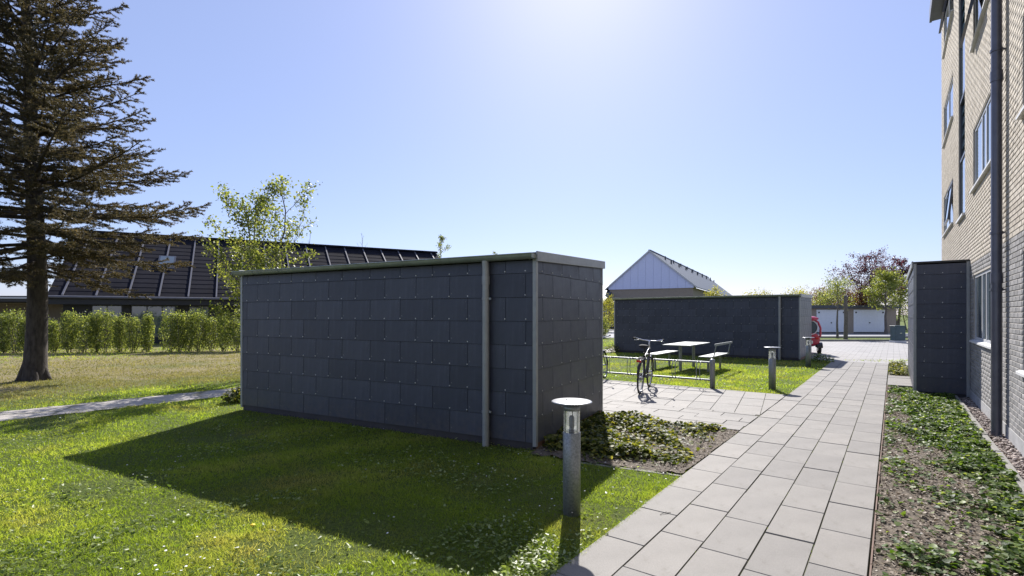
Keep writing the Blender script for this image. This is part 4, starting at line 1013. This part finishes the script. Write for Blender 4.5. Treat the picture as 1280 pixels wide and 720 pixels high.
# ------------------------------------------------------------------ trees
def branchy(name, label, cat, pos, h, spread, tr, bark, leaf, nleaf, lsize, base=.3, stems=1, seed=1, nl=16, shape=1.0, group=None, leafspread=.16, up=.55, bare=False, lean=0, twn=5):
    rd = random.Random(seed); g_ = np.random.default_rng(seed)
    r = tag(empty(name, pos, 0), label, cat, group); T = MB(); B = MB(); tips = []
    for st in range(stems):
        a = 2*math.pi*st/stems+rd.random(); lo = 0 if stems == 1 else .22*spread
        pts = []; n = 9; px, py = .04*math.cos(a)*stems, .04*math.sin(a)*stems
        for i in range(n+1):
            t = i/n; pts.append(Vector((px+lo*math.cos(a)*t**.8+lean*t*h+rd.uniform(-.02,.02)*h*t, py+lo*math.sin(a)*t**.8+rd.uniform(-.02,.02)*h*t, -.1+t*(h*.93+.1)*(1 if st == 0 else rd.uniform(.75,.97)))))
        rs = [tr*(1-.92*(i/n))*(.75 if stems > 1 else 1)+.006 for i in range(n+1)]; rs[0] *= 1.35
        T.tube(pts, rs, 9)
        for b_ in range(nl):
            f_ = base+(1-base)*(b_+rd.random())/nl; f_ = min(f_, .97); q = f_*n; i = int(q); p = pts[i].lerp(pts[min(i+1, n)], q-i)
            u_ = (f_-base)/(1-base); prof = (math.sin(math.pi*min(1, (u_*.82+.16)**shape)))**.7
            az = b_*2.4+rd.uniform(-.5,.5)+a; L_ = spread*prof*rd.uniform(.65,1.1)
            cur = p.copy(); d = Vector((math.cos(az), math.sin(az), up*rd.uniform(.5,1.5))).normalized(); bp = [cur.copy()]; m_ = 6
            for k_ in range(m_):
                d = (d+Vector((rd.uniform(-.22,.22), rd.uniform(-.22,.22), rd.uniform(-.12,.2)))).normalized(); cur = cur+d*L_/m_; bp.append(cur.copy())
            br = max(.006, rs[i]*.45); B.tube(bp, [br*(1-.85*k_/m_) for k_ in range(m_+1)], 5, False)
            for k_ in range(2, m_+1):
                for w_ in range(max(1, twn-3 if k_ < 4 else twn-2)):
                    d2 = (d+Vector((rd.uniform(-1,1), rd.uniform(-1,1), rd.uniform(-.5,.8)))*.9).normalized(); l2 = L_*rd.uniform(.14,.34)*(1.1-k_/m_*.4)
                    mid = bp[k_]+d2*l2*.5+Vector((0,0,rd.uniform(-.05,.05)*l2)); en_ = bp[k_]+d2*l2
                    B.tube([bp[k_], mid, en_], [br*.3+.002, br*.2+.0015, .0018], 4, False); tips += [mid, en_, bp[k_].lerp(mid, .7)]
    T.build('trunk', bark, r); B.build('branches', bark, r)
    if not bare:
        tp = np.array([t[:] for t in tips]); c = g_.choice(len(tp), nleaf)
        w8 = g_.random(len(tp))**1.5; w8 /= w8.sum(); c = g_.choice(len(tp), nleaf, p=w8)
        P = tp[c]+g_.normal(0, leafspread*spread*.35, (nleaf,3))
        dd = g_.normal(0,1,(nleaf,3)); nn = g_.normal(0,1,(nleaf,3))+np.array([0,0,.9])
        V, F, rr = scatter(LEAF_V, LEAF_F, P, dd, nn, lsize*g_.uniform(.6,1.3,nleaf), g_.random(nleaf))
        np_mesh('crown', V, F, rr, leaf, r)
    return r
branchy('small_tree', 'small fresh-leaved tree with open crown rising behind the left end of the near shed', 'tree', (-6.25, 12.9, 0), 5.15, 1.55, .06, M['bark2'], M['fresh'], 6800, .075, .28, 3, 4, 13, .9, leafspread=.16, up=.9)
branchy('young_tree', 'pale yellow-green bushy young tree leaning out past the left corner of the near shed', 'tree', (-5.72, 11.9, 0), 3.3, 1.15, .035, M['bark2'], M['fresh'], 3400, .075, .30, 2, 11, 10, .9, leafspread=.22)
branchy('red_leaved_tree', 'tall dark red-leaved tree behind the white garages', 'tree', (38.3, 55, 0), 8.4, 3.9, .22, M['bark2'], M['redleaf'], 7000, .15, .25, 3, 6, 15, .8, leafspread=.14, up=.8)
branchy('red_leaved_tree', 'smaller dark red-leaved tree partly hidden by the clad enclosure', 'tree', (42.9, 57, 0), 8.0, 3.2, .2, M['bark2'], M['redleaf'], 6000, .17, .3, 2, 7, 14, .8, leafspread=.14, up=.8)
branchy('verge_tree', 'thin young tree on the grass verge in front of the left garage door', 'tree', (21.7, 34.2, 0), 3.9, 1.5, .07, M['bark2'], M['fresh'], 1700, .09, .52, 1, 8, 14, .8, group=None, leafspread=.3)
branchy('verge_tree', 'bushy yellow-green tree growing at the right end of the garage row', 'tree', (30.2, 41.4, 0), 5.0, 1.9, .11, M['bark2'], M['fresh'], 6500, .12, .4, 1, 9, 18, .8, leafspread=.3)
branchy('yellow_leaved_bush', 'yellow-leaved bush tops above the right part of the far shed', 'bush', (16.1, 41, 0), 3.9, 1.1, .06, M['bark2'], M['lime'], 2600, .1, .3, 2, 12, 10, .8, leafspread=.35)
for i, (x, y, h, s_, lab) in enumerate(((-19.3, 66, 13.0, 1.2, 'distant slim bare tree above the middle of the black roof'), (-6.2, 45, 9.1, .9, 'distant slender leafy tree above the right end of the black roof'), (-20.5, 52, 10.6, .9, 'distant bare branched tree just right of the small leafy tree'), (-1.9, 60, 9.6, .8, 'distant small tree top showing above the near shed roof'))):
    branchy('distant_tree', lab, 'tree', (x, y, 0), h, s_, .08, M['bark2'], M['fresh'], 900, .12, .6, 1, 20+i, 10, .8, bare=(i in (0, 2)), up=1.6, leafspread=.3)
for i, (x, y, h, s_, lab) in enumerate(((28.0, 50.5, 4.0, 1.9, 'yellow-green bush behind the left garage'), (31.3, 51, 4.2, 1.9, 'olive bush behind the gap between the garage doors'), (25.0, 52, 3.9, 1.8, 'low green bush peeping over the left end of the garage roof'), (41.0, 53, 4.6, 2.2, 'green bush between the garages and the clad enclosure'), (38.0, 56, 4.4, 1.9, 'bright green bush under the red-leaved trees'))):
    branchy('background_bush', lab, 'bush', (x, y, 0), h, s_, .07, M['bark2'], M['lime'] if i in (0, 2, 4) else M['fresh'], 3800, .13, .15, 3, 30+i, 9, .8, leafspread=.5)
for i, (x, y) in enumerate(((32.6, 54), (35.0, 54.5), (37.2, 54))):
    branchy('copper_beech_bush', ('copper-brown bush behind the right garage door, leftmost of three', 'copper-brown bush behind the right garage door, middle of three', 'copper-brown bush behind the right garage door, rightmost of three')[i], 'bush', (x, y, 0), 4.4, 1.7, .07, M['bark2'], M['copper'], 4200, .13, .1, 3, 40+i, 9, .8, 'copper-brown bushes', leafspread=.5)
branchy('yard_bush', 'yellow-green bush in the gap between the sheds, beside the board fence', 'bush', (8.6, 46.5, 0), 3.3, 1.3, .05, M['bark2'], M['lime'], 2600, .12, .1, 3, 51, 8, .8, leafspread=.5)
branchy('yard_bush', 'rounded pale bush low in the gap right beside the near shed edge', 'bush', (6.2, 34.5, 0), 1.5, .55, .04, M['bark2'], M['fresh'], 1800, .07, .1, 3, 52, 8, .8, leafspread=.5)

# the big spruce: trunk, whorled drooping branches with upturned tips, needle sprays
def spruce(pos, H_=13.2):
    rd = random.Random(5); r = tag(empty('spruce_tree', pos, 0), 'big brownish green spruce with bare lower trunk on the left lawn', 'tree')
    T = MB(); pts = [Vector((.10*math.sin(z*.5)-.02*z*.6, .03*math.sin(z), z)) for z in np.linspace(-.15, H_, 22)]
    rs = [.20*(1-(max(0, p.z)/H_))**.85+.02 for p in pts]; rs[0] = .33; rs[1] = .225
    pts.insert(1, Vector((pts[0].x, pts[0].y, .12))); rs.insert(1, .262)
    T.tube(pts, rs, 16)
    for k_ in range(5):
        a = k_*1.3+.3; T.tube([(.37*math.cos(a), .37*math.sin(a), -.06), (.24*math.cos(a), .24*math.sin(a), .06), (.16*math.cos(a), .16*math.sin(a), .42)], [.03,.09,.06], 7)
    T.build('trunk', M['bark'], r)
    def trunk_at(z):
        for a, b_ in zip(pts, pts[1:]):
            if a.z <= z <= b_.z: return a.lerp(b_, (z-a.z)/(b_.z-a.z))
        return pts[-1]
    B = MB(); SP = []; SD = []
    z = 2.75; az = 0; idx = 0
    while z < H_-.3:
        u_ = (z-2.2)/(H_-2.2); Lm = 3.95*(1-u_**1.3)**1.05*(.66+.34*min(1, (z-2.2)/1.6)) + .12
        for w_ in range(3 if u_ < .85 else 3):
            az += 2.399+rd.uniform(-.25,.25); L_ = Lm*rd.uniform(.72,1.08); p0 = trunk_at(z)+Vector((0,0,rd.uniform(-.1,.1)))
            if L_ < .25: continue
            n = 9; out = Vector((math.cos(az), math.sin(az), 0)); side = Vector((-out.y, out.x, 0)); cur = p0.copy(); bp = [cur.copy()]
            sl0 = .42-(.80*(1-u_)**2.6)+rd.uniform(-.13,.13); bendv = rd.uniform(-.3,.3)
            for k_ in range(n):
                t = (k_+1)/n; slope = sl0+.38*t*t*(1-.3*u_)+.22*u_-.35*max(0, .25-u_)*t
                d = (out+side*bendv*t+Vector((0,0,slope))).normalized(); cur = cur+d*L_/n; bp.append(cur.copy())
            br = .012+.011*L_; B.tube(bp, [br*(1-.88*k_/n) for k_ in range(n+1)], 5, False)
            # side twigs, longer in the middle, swept forward
            s = .16*L_
            while s < L_:
                t = s/L_; i = min(int(t*n), n-1); p = bp[i].lerp(bp[i+1], t*n-i); d = (bp[i+1]-bp[i]).normalized()
                for sg in (-1, 1):
                    if rd.random() < (.30 if t < .4 else .10): continue
                    l2 = L_*.27*(1.06-t)**.6*rd.uniform(.6,1.15)+.06
                    d2 = (d*.75+side*sg*rd.uniform(.55,.95)+Vector((0,0,rd.uniform(-.62,.16)))).normalized()
                    m_ = max(2, int(l2/.09)); q = p.copy(); tw = [q.copy()]
                    for k_ in range(m_):
                        d2 = (d2+Vector((rd.uniform(-.07,.07), rd.uniform(-.07,.07), .035))).normalized(); qn = q+d2*l2/m_
                        SP.append(((q+qn)/2)[:]); SD.append((d2*l2/m_)[:])
                        if k_ > 0 and rd.random() < .75:
                            d3 = (d2+d2.cross(Vector((0,0,1)))*rd.choice((-.9,.9))+Vector((0,0,rd.uniform(-.2,.15)))).normalized(); l3 = l2*rd.uniform(.18,.42)
                            for qq in range(2): SP.append((q+d3*l3*(qq+.5)/2)[:]); SD.append((d3*l3/2)[:])
                        q = qn; tw.append(q.copy())
                    B.tube([tw[0], tw[len(tw)//2], tw[-1]], [.006,.004,.002], 3, False)
                s += .115+.02*L_*.3
            for k_ in range(n//3, n): SP.append(((bp[k_]+bp[k_+1])/2)[:]); SD.append((bp[k_+1]-bp[k_])[:])
        z += .135+.05*rd.random()
    B.build('branches', M['bark'], r)
    SP = np.array(SP); SD = np.array(SD); g_ = np.random.default_rng(3); per = 19
    SP = np.repeat(SP, per, 0); SD = np.repeat(SD, per, 0); N = len(SP); ax_ = norm(SD)
    P = SP+SD*g_.uniform(-.5,.5,(N,1)); rad = norm(np.cross(ax_, g_.normal(0,1,(N,3)))); rad[:,2] = rad[:,2]*.8+.12
    dirn = ax_*g_.uniform(.35,1.1,(N,1))+rad
    tv = [(-.15,0,0),(.15,0,0),(0,1,0)]; ln = g_.uniform(.036,.066,N)
    V, F, rr = scatter(tv, [(0,1,2)], P, dirn, g_.normal(0,1,(N,3)), ln, g_.random(N))
    np_mesh('crown', V, F, rr, M['needles'], r)
    return N
nsp = spruce((-11.62, 12.45, 0))
print('needles', nsp)

# hedge shrubs: three crowns shared by the row
def hedge_proto(seed, w, h):
    g_ = np.random.default_rng(seed); rd = random.Random(seed); r = empty('hedge_shrub', (0,0,0)); S = MB(); tips = []
    for k_ in range(7):
        a = rd.uniform(0, 6.3); p = [Vector((.05*math.cos(a), .05*math.sin(a), -.05))]
        for j in range(5): p.append(p[-1]+Vector((rd.uniform(-.07,.07)+.04*math.cos(a), rd.uniform(-.07,.07)+.04*math.sin(a), h*.19)))
        S.tube(p, [.014,.012,.01,.008,.006,.004], 5, False); tips += p[1:]
    S.build('stem', M['bark2'], r)
    N = 2500; z = h*(.06+.90*g_.random(N)**.85); a = g_.uniform(0, 2*np.pi, N)
    prof = .5*w*(.70+.30*np.sin(np.pi*np.clip(z/h, 0, 1)**.8))*(1+.18*np.sin(3*a+z*5+seed))
    rad = prof*g_.random(N)**.4; P = np.stack([rad*np.cos(a), rad*np.sin(a)*.8, z+g_.normal(0,.12,N)], 1)
    V, F, rr = scatter(LEAF_V, LEAF_F, P, g_.normal(0,1,(N,3))+np.array([0,0,.6]), g_.normal(0,1,(N,3)), g_.uniform(.04,.085,N), g_.random(N))
    np_mesh('foliage', V, F, rr, M['hedge'], r); return r
hp = [hedge_proto(60+i, w, h) for i, (w, h) in enumerate(((.72,1.66),(.52,1.6),(.85,1.74),(.6,1.5)))]
used = set(); hx0, hx1 = (-22.9, 20.9), (-6.5, 22.9); x = 0; rdh = random.Random(77); row = []
Lh = math.hypot(hx1[0]-hx0[0], hx1[1]-hx0[1])
while x < Lh*.86 and (hx0[0]+(hx1[0]-hx0[0])*x/Lh)/(hx0[1]+(hx1[1]-hx0[1])*x/Lh) < -.50:
    j = rdh.choice((0,1,2,3,0,1,2)); t = x/Lh; row.append((j, (hx0[0]+(hx1[0]-hx0[0])*t, hx0[1]+(hx1[1]-hx0[1])*t+rdh.uniform(-.08,.08), 0)))
    x += rdh.choice((.38,.5,.58,.45,.55,.9,.5))
ordn = ['first','second','third','fourth','fifth','sixth','seventh','eighth','ninth','tenth','eleventh','twelfth','thirteenth','fourteenth','fifteenth','sixteenth','seventeenth','eighteenth','nineteenth','twentieth']
trk = -11.62/12.45; nl_ = len([1 for j, p in row if p[0]/p[1] < trk]); k = 0
for i, (j, p) in enumerate(row):
    o = hp[j] if j not in used else copy_tree(hp[j]); used.add(j)
    o.location = p; o.rotation_euler = (0, 0, rdh.uniform(0, 6.3)); s_ = rdh.uniform(.9,1.15); o.scale = (s_, s_, rdh.uniform(.86,1.02))
    r_ = p[0]/p[1]; wdt = ('bushy', 'slim', 'broad', 'short')[j]
    if r_ > -.525: lab = 'hedge shrub hidden behind the left end of the near shed'
    elif r_ < trk: lab = wdt+' hedge shrub, '+ordn[nl_-1-i]+' to the left of the spruce trunk'
    else: lab = wdt+' hedge shrub, '+ordn[i-nl_]+' to the right of the spruce trunk'
    tag(o, lab, 'shrub', 'hedge shrubs in front of the black-roofed house'); k += 1
print('hedge', k)

# ------------------------------------------------------------------ ground cover, litter, lawn blades, daisies
def bedscatter(name, polyw, N, tv, tf, size, zr, mat, label, dens=None, flat=.8, seed=1, cat='ground cover', clump=0):
    g_ = np.random.default_rng(seed); pw = [tuple(p) for p in polyw]
    w0 = min(p[0] for p in pw); w1 = max(p[0] for p in pw); s0 = min(p[1] for p in pw); s1 = max(p[1] for p in pw)
    M_ = N*6; W_ = g_.uniform(w0, w1, M_); S_ = s0+(s1-s0)*g_.random(M_)
    ok = inside(pw, W_, S_); W_, S_ = W_[ok], S_[ok]
    pr = dens(W_, S_, g_) if dens is not None else np.ones(len(W_))
    ok = g_.random(len(W_)) < pr; W_, S_, pr = W_[ok][:N], S_[ok][:N], pr[ok][:N]; n = len(W_)
    hh = .5+.5*np.sin(W_*7+2*np.sin(S_*3))*np.sin(S_*6+1.3*np.sin(W_*5))
    Z_ = zr[0]+(zr[1]-zr[0])*g_.random(n)**1.2*(.35+.65*hh)*np.clip(pr*1.3, .25, 1)
    P = np.stack([.5975*S_+.8019*W_, .8019*S_-.5975*W_, Z_], 1)
    nn = g_.normal(0, 1-flat+.12, (n,3))+np.array([0,0,1]); dd = rdir(n, -.15, .35)
    V, F, rr = scatter(tv, tf, P, dd, nn, g_.uniform(*size, n), g_.random(n))
    return tag(np_mesh(name, V, F, rr, mat), label, cat, kind='stuff')
def wv(W_, S_, a, b_, c): return np.sin(W_*a+np.sin(S_*b_)*1.7+c)*np.sin(S_*b_*1.3+np.sin(W_*a*.7)*1.5+c*2)
def d_right(W_, S_, g_):
    base = np.clip((W_-.08)/.6, 0, 1)*np.clip(.55+.06*(S_-3), .5, 1.2); far = np.clip((S_-8.2)/2.5, 0, 1)
    v = base+.45*wv(W_, S_, 5, 2.2, .7)+.3*wv(W_, S_, 13, 9, 2)+far*.45-.17
    return np.clip(v, .03, 1)
bedscatter('ivy_cover', [(-.09,2.0),(.90,2.0),(.90,12.8),(.3,13.1),(-.09,14.1)], 24000, IVY_V, IVY_F, (.022,.052), (.03,.14), M['ivy'], 'low glossy ivy-like ground cover spreading over the bed beside the brick building', d_right, .7, 3)
bedscatter('ivy_cover', [(-.09,16.5),(.28,16.5),(.28,20.2),(-.09,20.2)], 1800, IVY_V, IVY_F, (.03,.06), (.03,.18), M['bedleaf'], 'green ground cover in the small bed beyond the slab tab', None, .7, 4)
def d_left(W_, S_, g_):
    v = .6+.6*wv(W_, S_, 4, 3, .2)-.9*np.clip((W_+2.25)/.5, 0, 1)-.5*np.clip((5.35-S_)/.3, 0, 1)
    return np.clip(v, .02, 1)
bedscatter('low_shrub_cover', [(-1.75,5.12),(-1.75,7.34),(-2.42,7.24),(-3.9,7.1),(-3.2,4.9),(-2.89,4.92)], 8500, IVY_V, IVY_F, (.03,.062), (.03,.17), M['bedleaf'], 'knee-low leafy ground cover filling the triangular bed by the near shed', d_left, .55, 5)
bedscatter('leaf_litter', [(-.1,1.5),(.9,1.5),(.9,12.8),(-.1,14.1)], 26000, LEAF_V, LEAF_F, (.008,.038), (.028,.05), M['litter'], 'dry brown leaf litter and twigs on the soil of the right bed', None, .75, 6, 'leaf litter')
bedscatter('leaf_litter', BED, 6000, LEAF_V, LEAF_F, (.008,.03), (.025,.045), M['litter'], 'dry leaf litter on the soil of the triangular bed', None, .75, 7, 'leaf litter')
# small plants at the left corner of the near shed and by the far shed
def smallplant(name, label, pos, n, rad, h, mat, seed, ls=(.03,.06), flowers=0):
    g_ = np.random.default_rng(seed); r = tag(empty(name, pos, 0), label, 'plant'); S = MB(); rd = random.Random(seed)
    for k_ in range(7):
        a = k_*.9; e = Vector((rad*.7*math.cos(a), rad*.7*math.sin(a), h*rd.uniform(.5,1))); S.tube([(0,0,-.02), e*.5+Vector((0,0,.04)), e], [.005,.004,.002], 4, False)
    S.build('stem', M['bark2'], r); a = g_.uniform(0,2*np.pi,n); q = rad*g_.random(n)**.6
    P = np.stack([q*np.cos(a), q*np.sin(a), .02+h*g_.random(n)*(1-.5*(q/rad)**2)], 1)
    V, F, rr = scatter(IVY_V, IVY_F, P, rdir(n, -.2, .8), g_.normal(0,.5,(n,3))+np.array([0,0,1]), g_.uniform(*ls, n), g_.random(n)); np_mesh('foliage', V, F, rr, mat, r)
    for k_ in range(flowers):
        m = MB(); a = rd.uniform(0,6.3); c_ = (rad*rd.random()*math.cos(a), rad*rd.random()*math.sin(a), h*.95); m.lathe([(0,-.01),(.018,0),(.012,.012),(0,.014)], 8, c_); m.build('flower', M['yellow'], r)
smallplant('corner_plant', 'small green plant with yellow flowers at the left foot of the near shed', (-5.02, 9.35, 0), 420, .24, .24, M['bedleaf'], 71, flowers=5)
smallplant('corner_plant', 'pale leafy plant at the far left foot of the far shed', (4.2, 21.6, 0), 300, .32, .36, M['bedleaf'], 72)
smallplant('corner_plant', 'low green plant at the right foot of the far shed beside the path', (10.35, 17.2, 0), 400, .42, .26, M['ivy'], 73)
smallplant('corner_plant', 'low green plant beneath the right side of the near shed', (.55, 6.15, 0), 260, .18, .13, M['bedleaf'], 74)
# lawn blades
excl = [pseg([(-1.645,-9),(1.3,-9),(1.3,21.2),(-1.645,21.2)]), pseg([(-1.65,7.42),(-1.65,11.235),(-12.1,11.26),(-12.1,7.0),(-2.42,7.3)]),
        pseg(BED), [S1(0,0), S1(L1,0), S1(L1,D1), S1(0,D1)], [S2(0,0), S2(L2,0), S2(L2,D2), S2(0,D2)], [tuple(PW(-2.4,20.2).xy), (34,21), (60,30.2), (14,30.2), (8,30)]]
def lawn_ok(X, Y, pad=.50):
    ok = np.ones(len(X), bool)
    for e_ in excl: ok &= ~inside(e_, X, Y)
    for a, b_ in zip(FP, FP[1:]):
        ax_, ay = a; bx_, by = b_; dx, dy_ = bx_-ax_, by-ay; t = np.clip(((X-ax_)*dx+(Y-ay)*dy_)/(dx*dx+dy_*dy_), 0, 1)
        ok &= np.hypot(X-ax_-t*dx, Y-ay-t*dy_) > pad
    return ok
def lawnpts(N, r0, r1, pw, a0=-1.0, a1=.95, seed=1):
    g_ = np.random.default_rng(seed); u_ = g_.random(N)
    r_ = (r0**pw+(r1**pw-r0**pw)*u_)**(1/pw) if pw else r0*(r1/r0)**u_
    a = g_.uniform(a0, a1, N); X, Y = r_*np.sin(a), r_*np.cos(a); ok = lawn_ok(X, Y); return X[ok], Y[ok], r_[ok], g_
Vs = []; Fs = []; Rs = []; nv = 0
for (N, r0, r1, pw, seed) in ((190000, 1.6, 4.2, 2, 11), (560000, 4.2, 17, 0, 12), (150000, 17, 34, 0, 13)):
    X, Y, r_, g_ = lawnpts(N, r0, r1, pw, seed=seed); n = len(X)
    patch = .5+.5*np.sin(X*2.1+1.7*np.sin(Y*1.6))*np.sin(Y*2.4+1.3*np.sin(X*1.3)); fine = .5+.5*np.sin(X*9+2*np.sin(Y*7))*np.sin(Y*11+np.sin(X*8))
    worn = (np.sin(X*1.3+2.2*np.sin(Y*.9+1)+2)*np.sin(Y*1.7+1.6*np.sin(X*.8))+.35*fine) > .93
    keep = g_.random(n) < np.where(worn, .16, .45+.35*patch+.3*fine); X, Y, r_, patch, fine = X[keep], Y[keep], r_[keep], patch[keep], fine[keep]; n = len(X)
    dd = g_.normal(0,.75,(n,3)); dd[:,2] = g_.uniform(.45,1.5,n); P = np.stack([X, Y, np.full(n, -.002)], 1)
    ht = (.013+.036*patch*fine+.016*g_.random(n)**2)*np.clip(1+(r_-6)*.03, 1, 1.6); wd = .0042*np.clip(r_/4.2, .9, 6)
    V, F, rr = scatter([(-.5,0,0),(.5,0,0),(0,1,0)], [(0,1,2)], P, dd, g_.normal(0,1,(n,3)), np.stack([wd, ht*1.25, ht], 1), np.clip(.35*g_.random(n)+.5*patch+.2*g_.normal(0,.5,n)+.1, 0, 1))
    Vs.append(V); Fs.append(F+nv); Rs.append(rr); nv += len(V)
V = np.concatenate(Vs); F = np.concatenate(Fs); RR = np.concatenate(Rs); print('blades', len(F))
# turf beyond the footpath on the left has dried out in the sun: its own blades
bx, by = V[F[:,0],0], V[F[:,0],1]; q = -.75*bx+.66*by+.9*np.sin(bx*.8+np.sin(by*.7))*np.sin(by*1.1)+rng.normal(0,.7,len(bx))
dry = (q > 13.2) & (q < 24) & (bx < 2+rng.normal(0,1,len(bx)))
vi = F[dry].ravel(); tag(np_mesh('dry_grass', V[vi], np.arange(len(vi)).reshape(-1,3), RR[vi], M['drygrass']), 'straw-coloured dry grass between footpath and hedge', 'grass', kind='stuff')
vi = F[~dry].ravel(); V, RR, F = V[vi], RR[vi], np.arange(len(vi)).reshape(-1,3)
tag(np_mesh('grass', V, F, RR, M['grass']), 'short mown grass blades covering the lawns', 'grass', kind='stuff')
X, Y, r_, g_ = lawnpts(90000, 2.0, 15, 0, seed=21)
pt = np.sin(X*1.9+1.1*np.sin(Y*2.3)+.5)*np.sin(Y*2.2+1.4*np.sin(X*1.1)+.2)+.35*np.sin(X*7)*np.sin(Y*8)
k_ = g_.random(len(X)) < np.clip(pt*1.1-.05, .06, 1); X, Y = X[k_], Y[k_]; n = len(X); print('weeds', n)
P = np.stack([X, Y, g_.uniform(.008,.035,n)], 1)
V, F, rr = scatter(IVY_V, IVY_F, P, rdir(n, -.1, .5), g_.normal(0,.4,(n,3))+np.array([0,0,1]), np.stack([g_.uniform(.010,.022,n), g_.uniform(.018,.045,n), g_.uniform(.01,.02,n)], 1), g_.random(n))
tag(np_mesh('clover_leaves', V, F, rr, M['weed']), 'small glossy clover and plantain leaves mixed into the lawn', 'lawn weeds', kind='stuff')
X, Y, r_, g_ = lawnpts(4200, 3, 18, 0, seed=31); pt = np.sin(X*1.3+1)*np.sin(Y*1.1+2)+.5*np.sin(X*4+Y*3); k_ = g_.random(len(X)) < np.clip(pt*.55-.1, .01, .6); X, Y = X[k_], Y[k_]; n = len(X); print('daisies', n)
hexv = [(0,0,.2)]+[(math.cos(i*math.pi/4), math.sin(i*math.pi/4), 0) for i in range(8)]; hexf = [(0,i+1,(i+1)%8+1) for i in range(8)]
V, F, rr = scatter(hexv, hexf, np.stack([X, Y, g_.uniform(.035,.05,n)], 1), rdir(n,-.1,.1), g_.normal(0,.2,(n,3))+np.array([0,0,1]), g_.uniform(.005,.009,n), g_.random(n))
tag(np_mesh('daisies', V, F, rr, M['petal']), 'tiny white daisies dotted over the lawn', 'daisies', kind='stuff')
# moss and small blades growing in the long joints, grass creeping over the left path edge
g_ = np.random.default_rng(91); n = 5200; jw = g_.choice(wb[1:5], n)+g_.normal(0,.003,n); js = 2+g_.random(n)**1.5*15
kp = (np.sin(js*3.1+jw*9)+np.sin(js*7.7+jw*23)+g_.normal(0,.5,n)) > .4; jw, js = jw[kp], js[kp]
n2 = 5200; ew = -1.662+np.abs(g_.normal(0,.016,n2))*(.4+.6*np.sin(np.linspace(0,1,n2)*190)**2); es = np.linspace(1.5,7.2,n2)+g_.normal(0,.02,n2); es2 = es.copy(); es2[es > 4.95] = 11.3+(es[es > 4.95]-4.95)*3.6
W_ = np.concatenate([jw, ew]); S_ = np.concatenate([js, es2]); n = len(W_)
P = np.stack([.5975*S_+.8019*W_, .8019*S_-.5975*W_, np.full(n, .018)], 1); dd = g_.normal(0,1,(n,3)); dd[:,2] = g_.uniform(.2,1.2,n)
hgt = np.concatenate([g_.uniform(.006,.017,len(jw)), g_.uniform(.015,.04,n2)])
V, F, rr = scatter([(-.5,0,0),(.5,0,0),(0,1,0)], [(0,1,2)], P, dd, g_.normal(0,1,(n,3)), np.stack([np.full(n,.005), hgt, hgt], 1), g_.random(n)*.8)
tag(np_mesh('joint_moss', V, F, rr, M['grass']), 'moss and grass creeping in the joints and along the edge of the slab path', 'moss', kind='stuff')
tw = tag(empty('twig', PW(-1.44, 3.95, .031), .4), 'small dark forked twig lying on a slab near the left path edge', 'twig')
m = MB(); m.tube([(-.05,0,.003),(-.01,.006,.006),(.05,-.004,.004)], .0022, 5); m.tube([(.0,.004,.006),(.03,.022,.005)], .0016, 5); m.build('stick', M['bark'], tw)
for (px, py, lab) in ((-2.35, 2.55, 'yellow dandelion in the sunlit lawn in the left foreground'), (-1.9, 3.75, 'yellow dandelion at the edge of the near shed shadow')):
    X_ = px; r = tag(empty('dandelion', (px, py*1.0, 0), 0), lab, 'dandelion')
    m = MB(); m.tube([(0,0,0),(.005,0,.03),(.003,.004,.05)], .0022, 6); m.build('stem', M['grass'], r)
    m = MB(); m.lathe([(0,.05),(.012,.052),(.019,.057),(.016,.062),(.006,.066),(0,.066)], 14); m.build('flower_head', M['yellow'], r)
print('tris', sum(len(o.data.loops)-2*len(o.data.polygons) for o in sc.objects if o.type == 'MESH'), 'objects', len(sc.objects), 'slabs', npath, nA, nB)
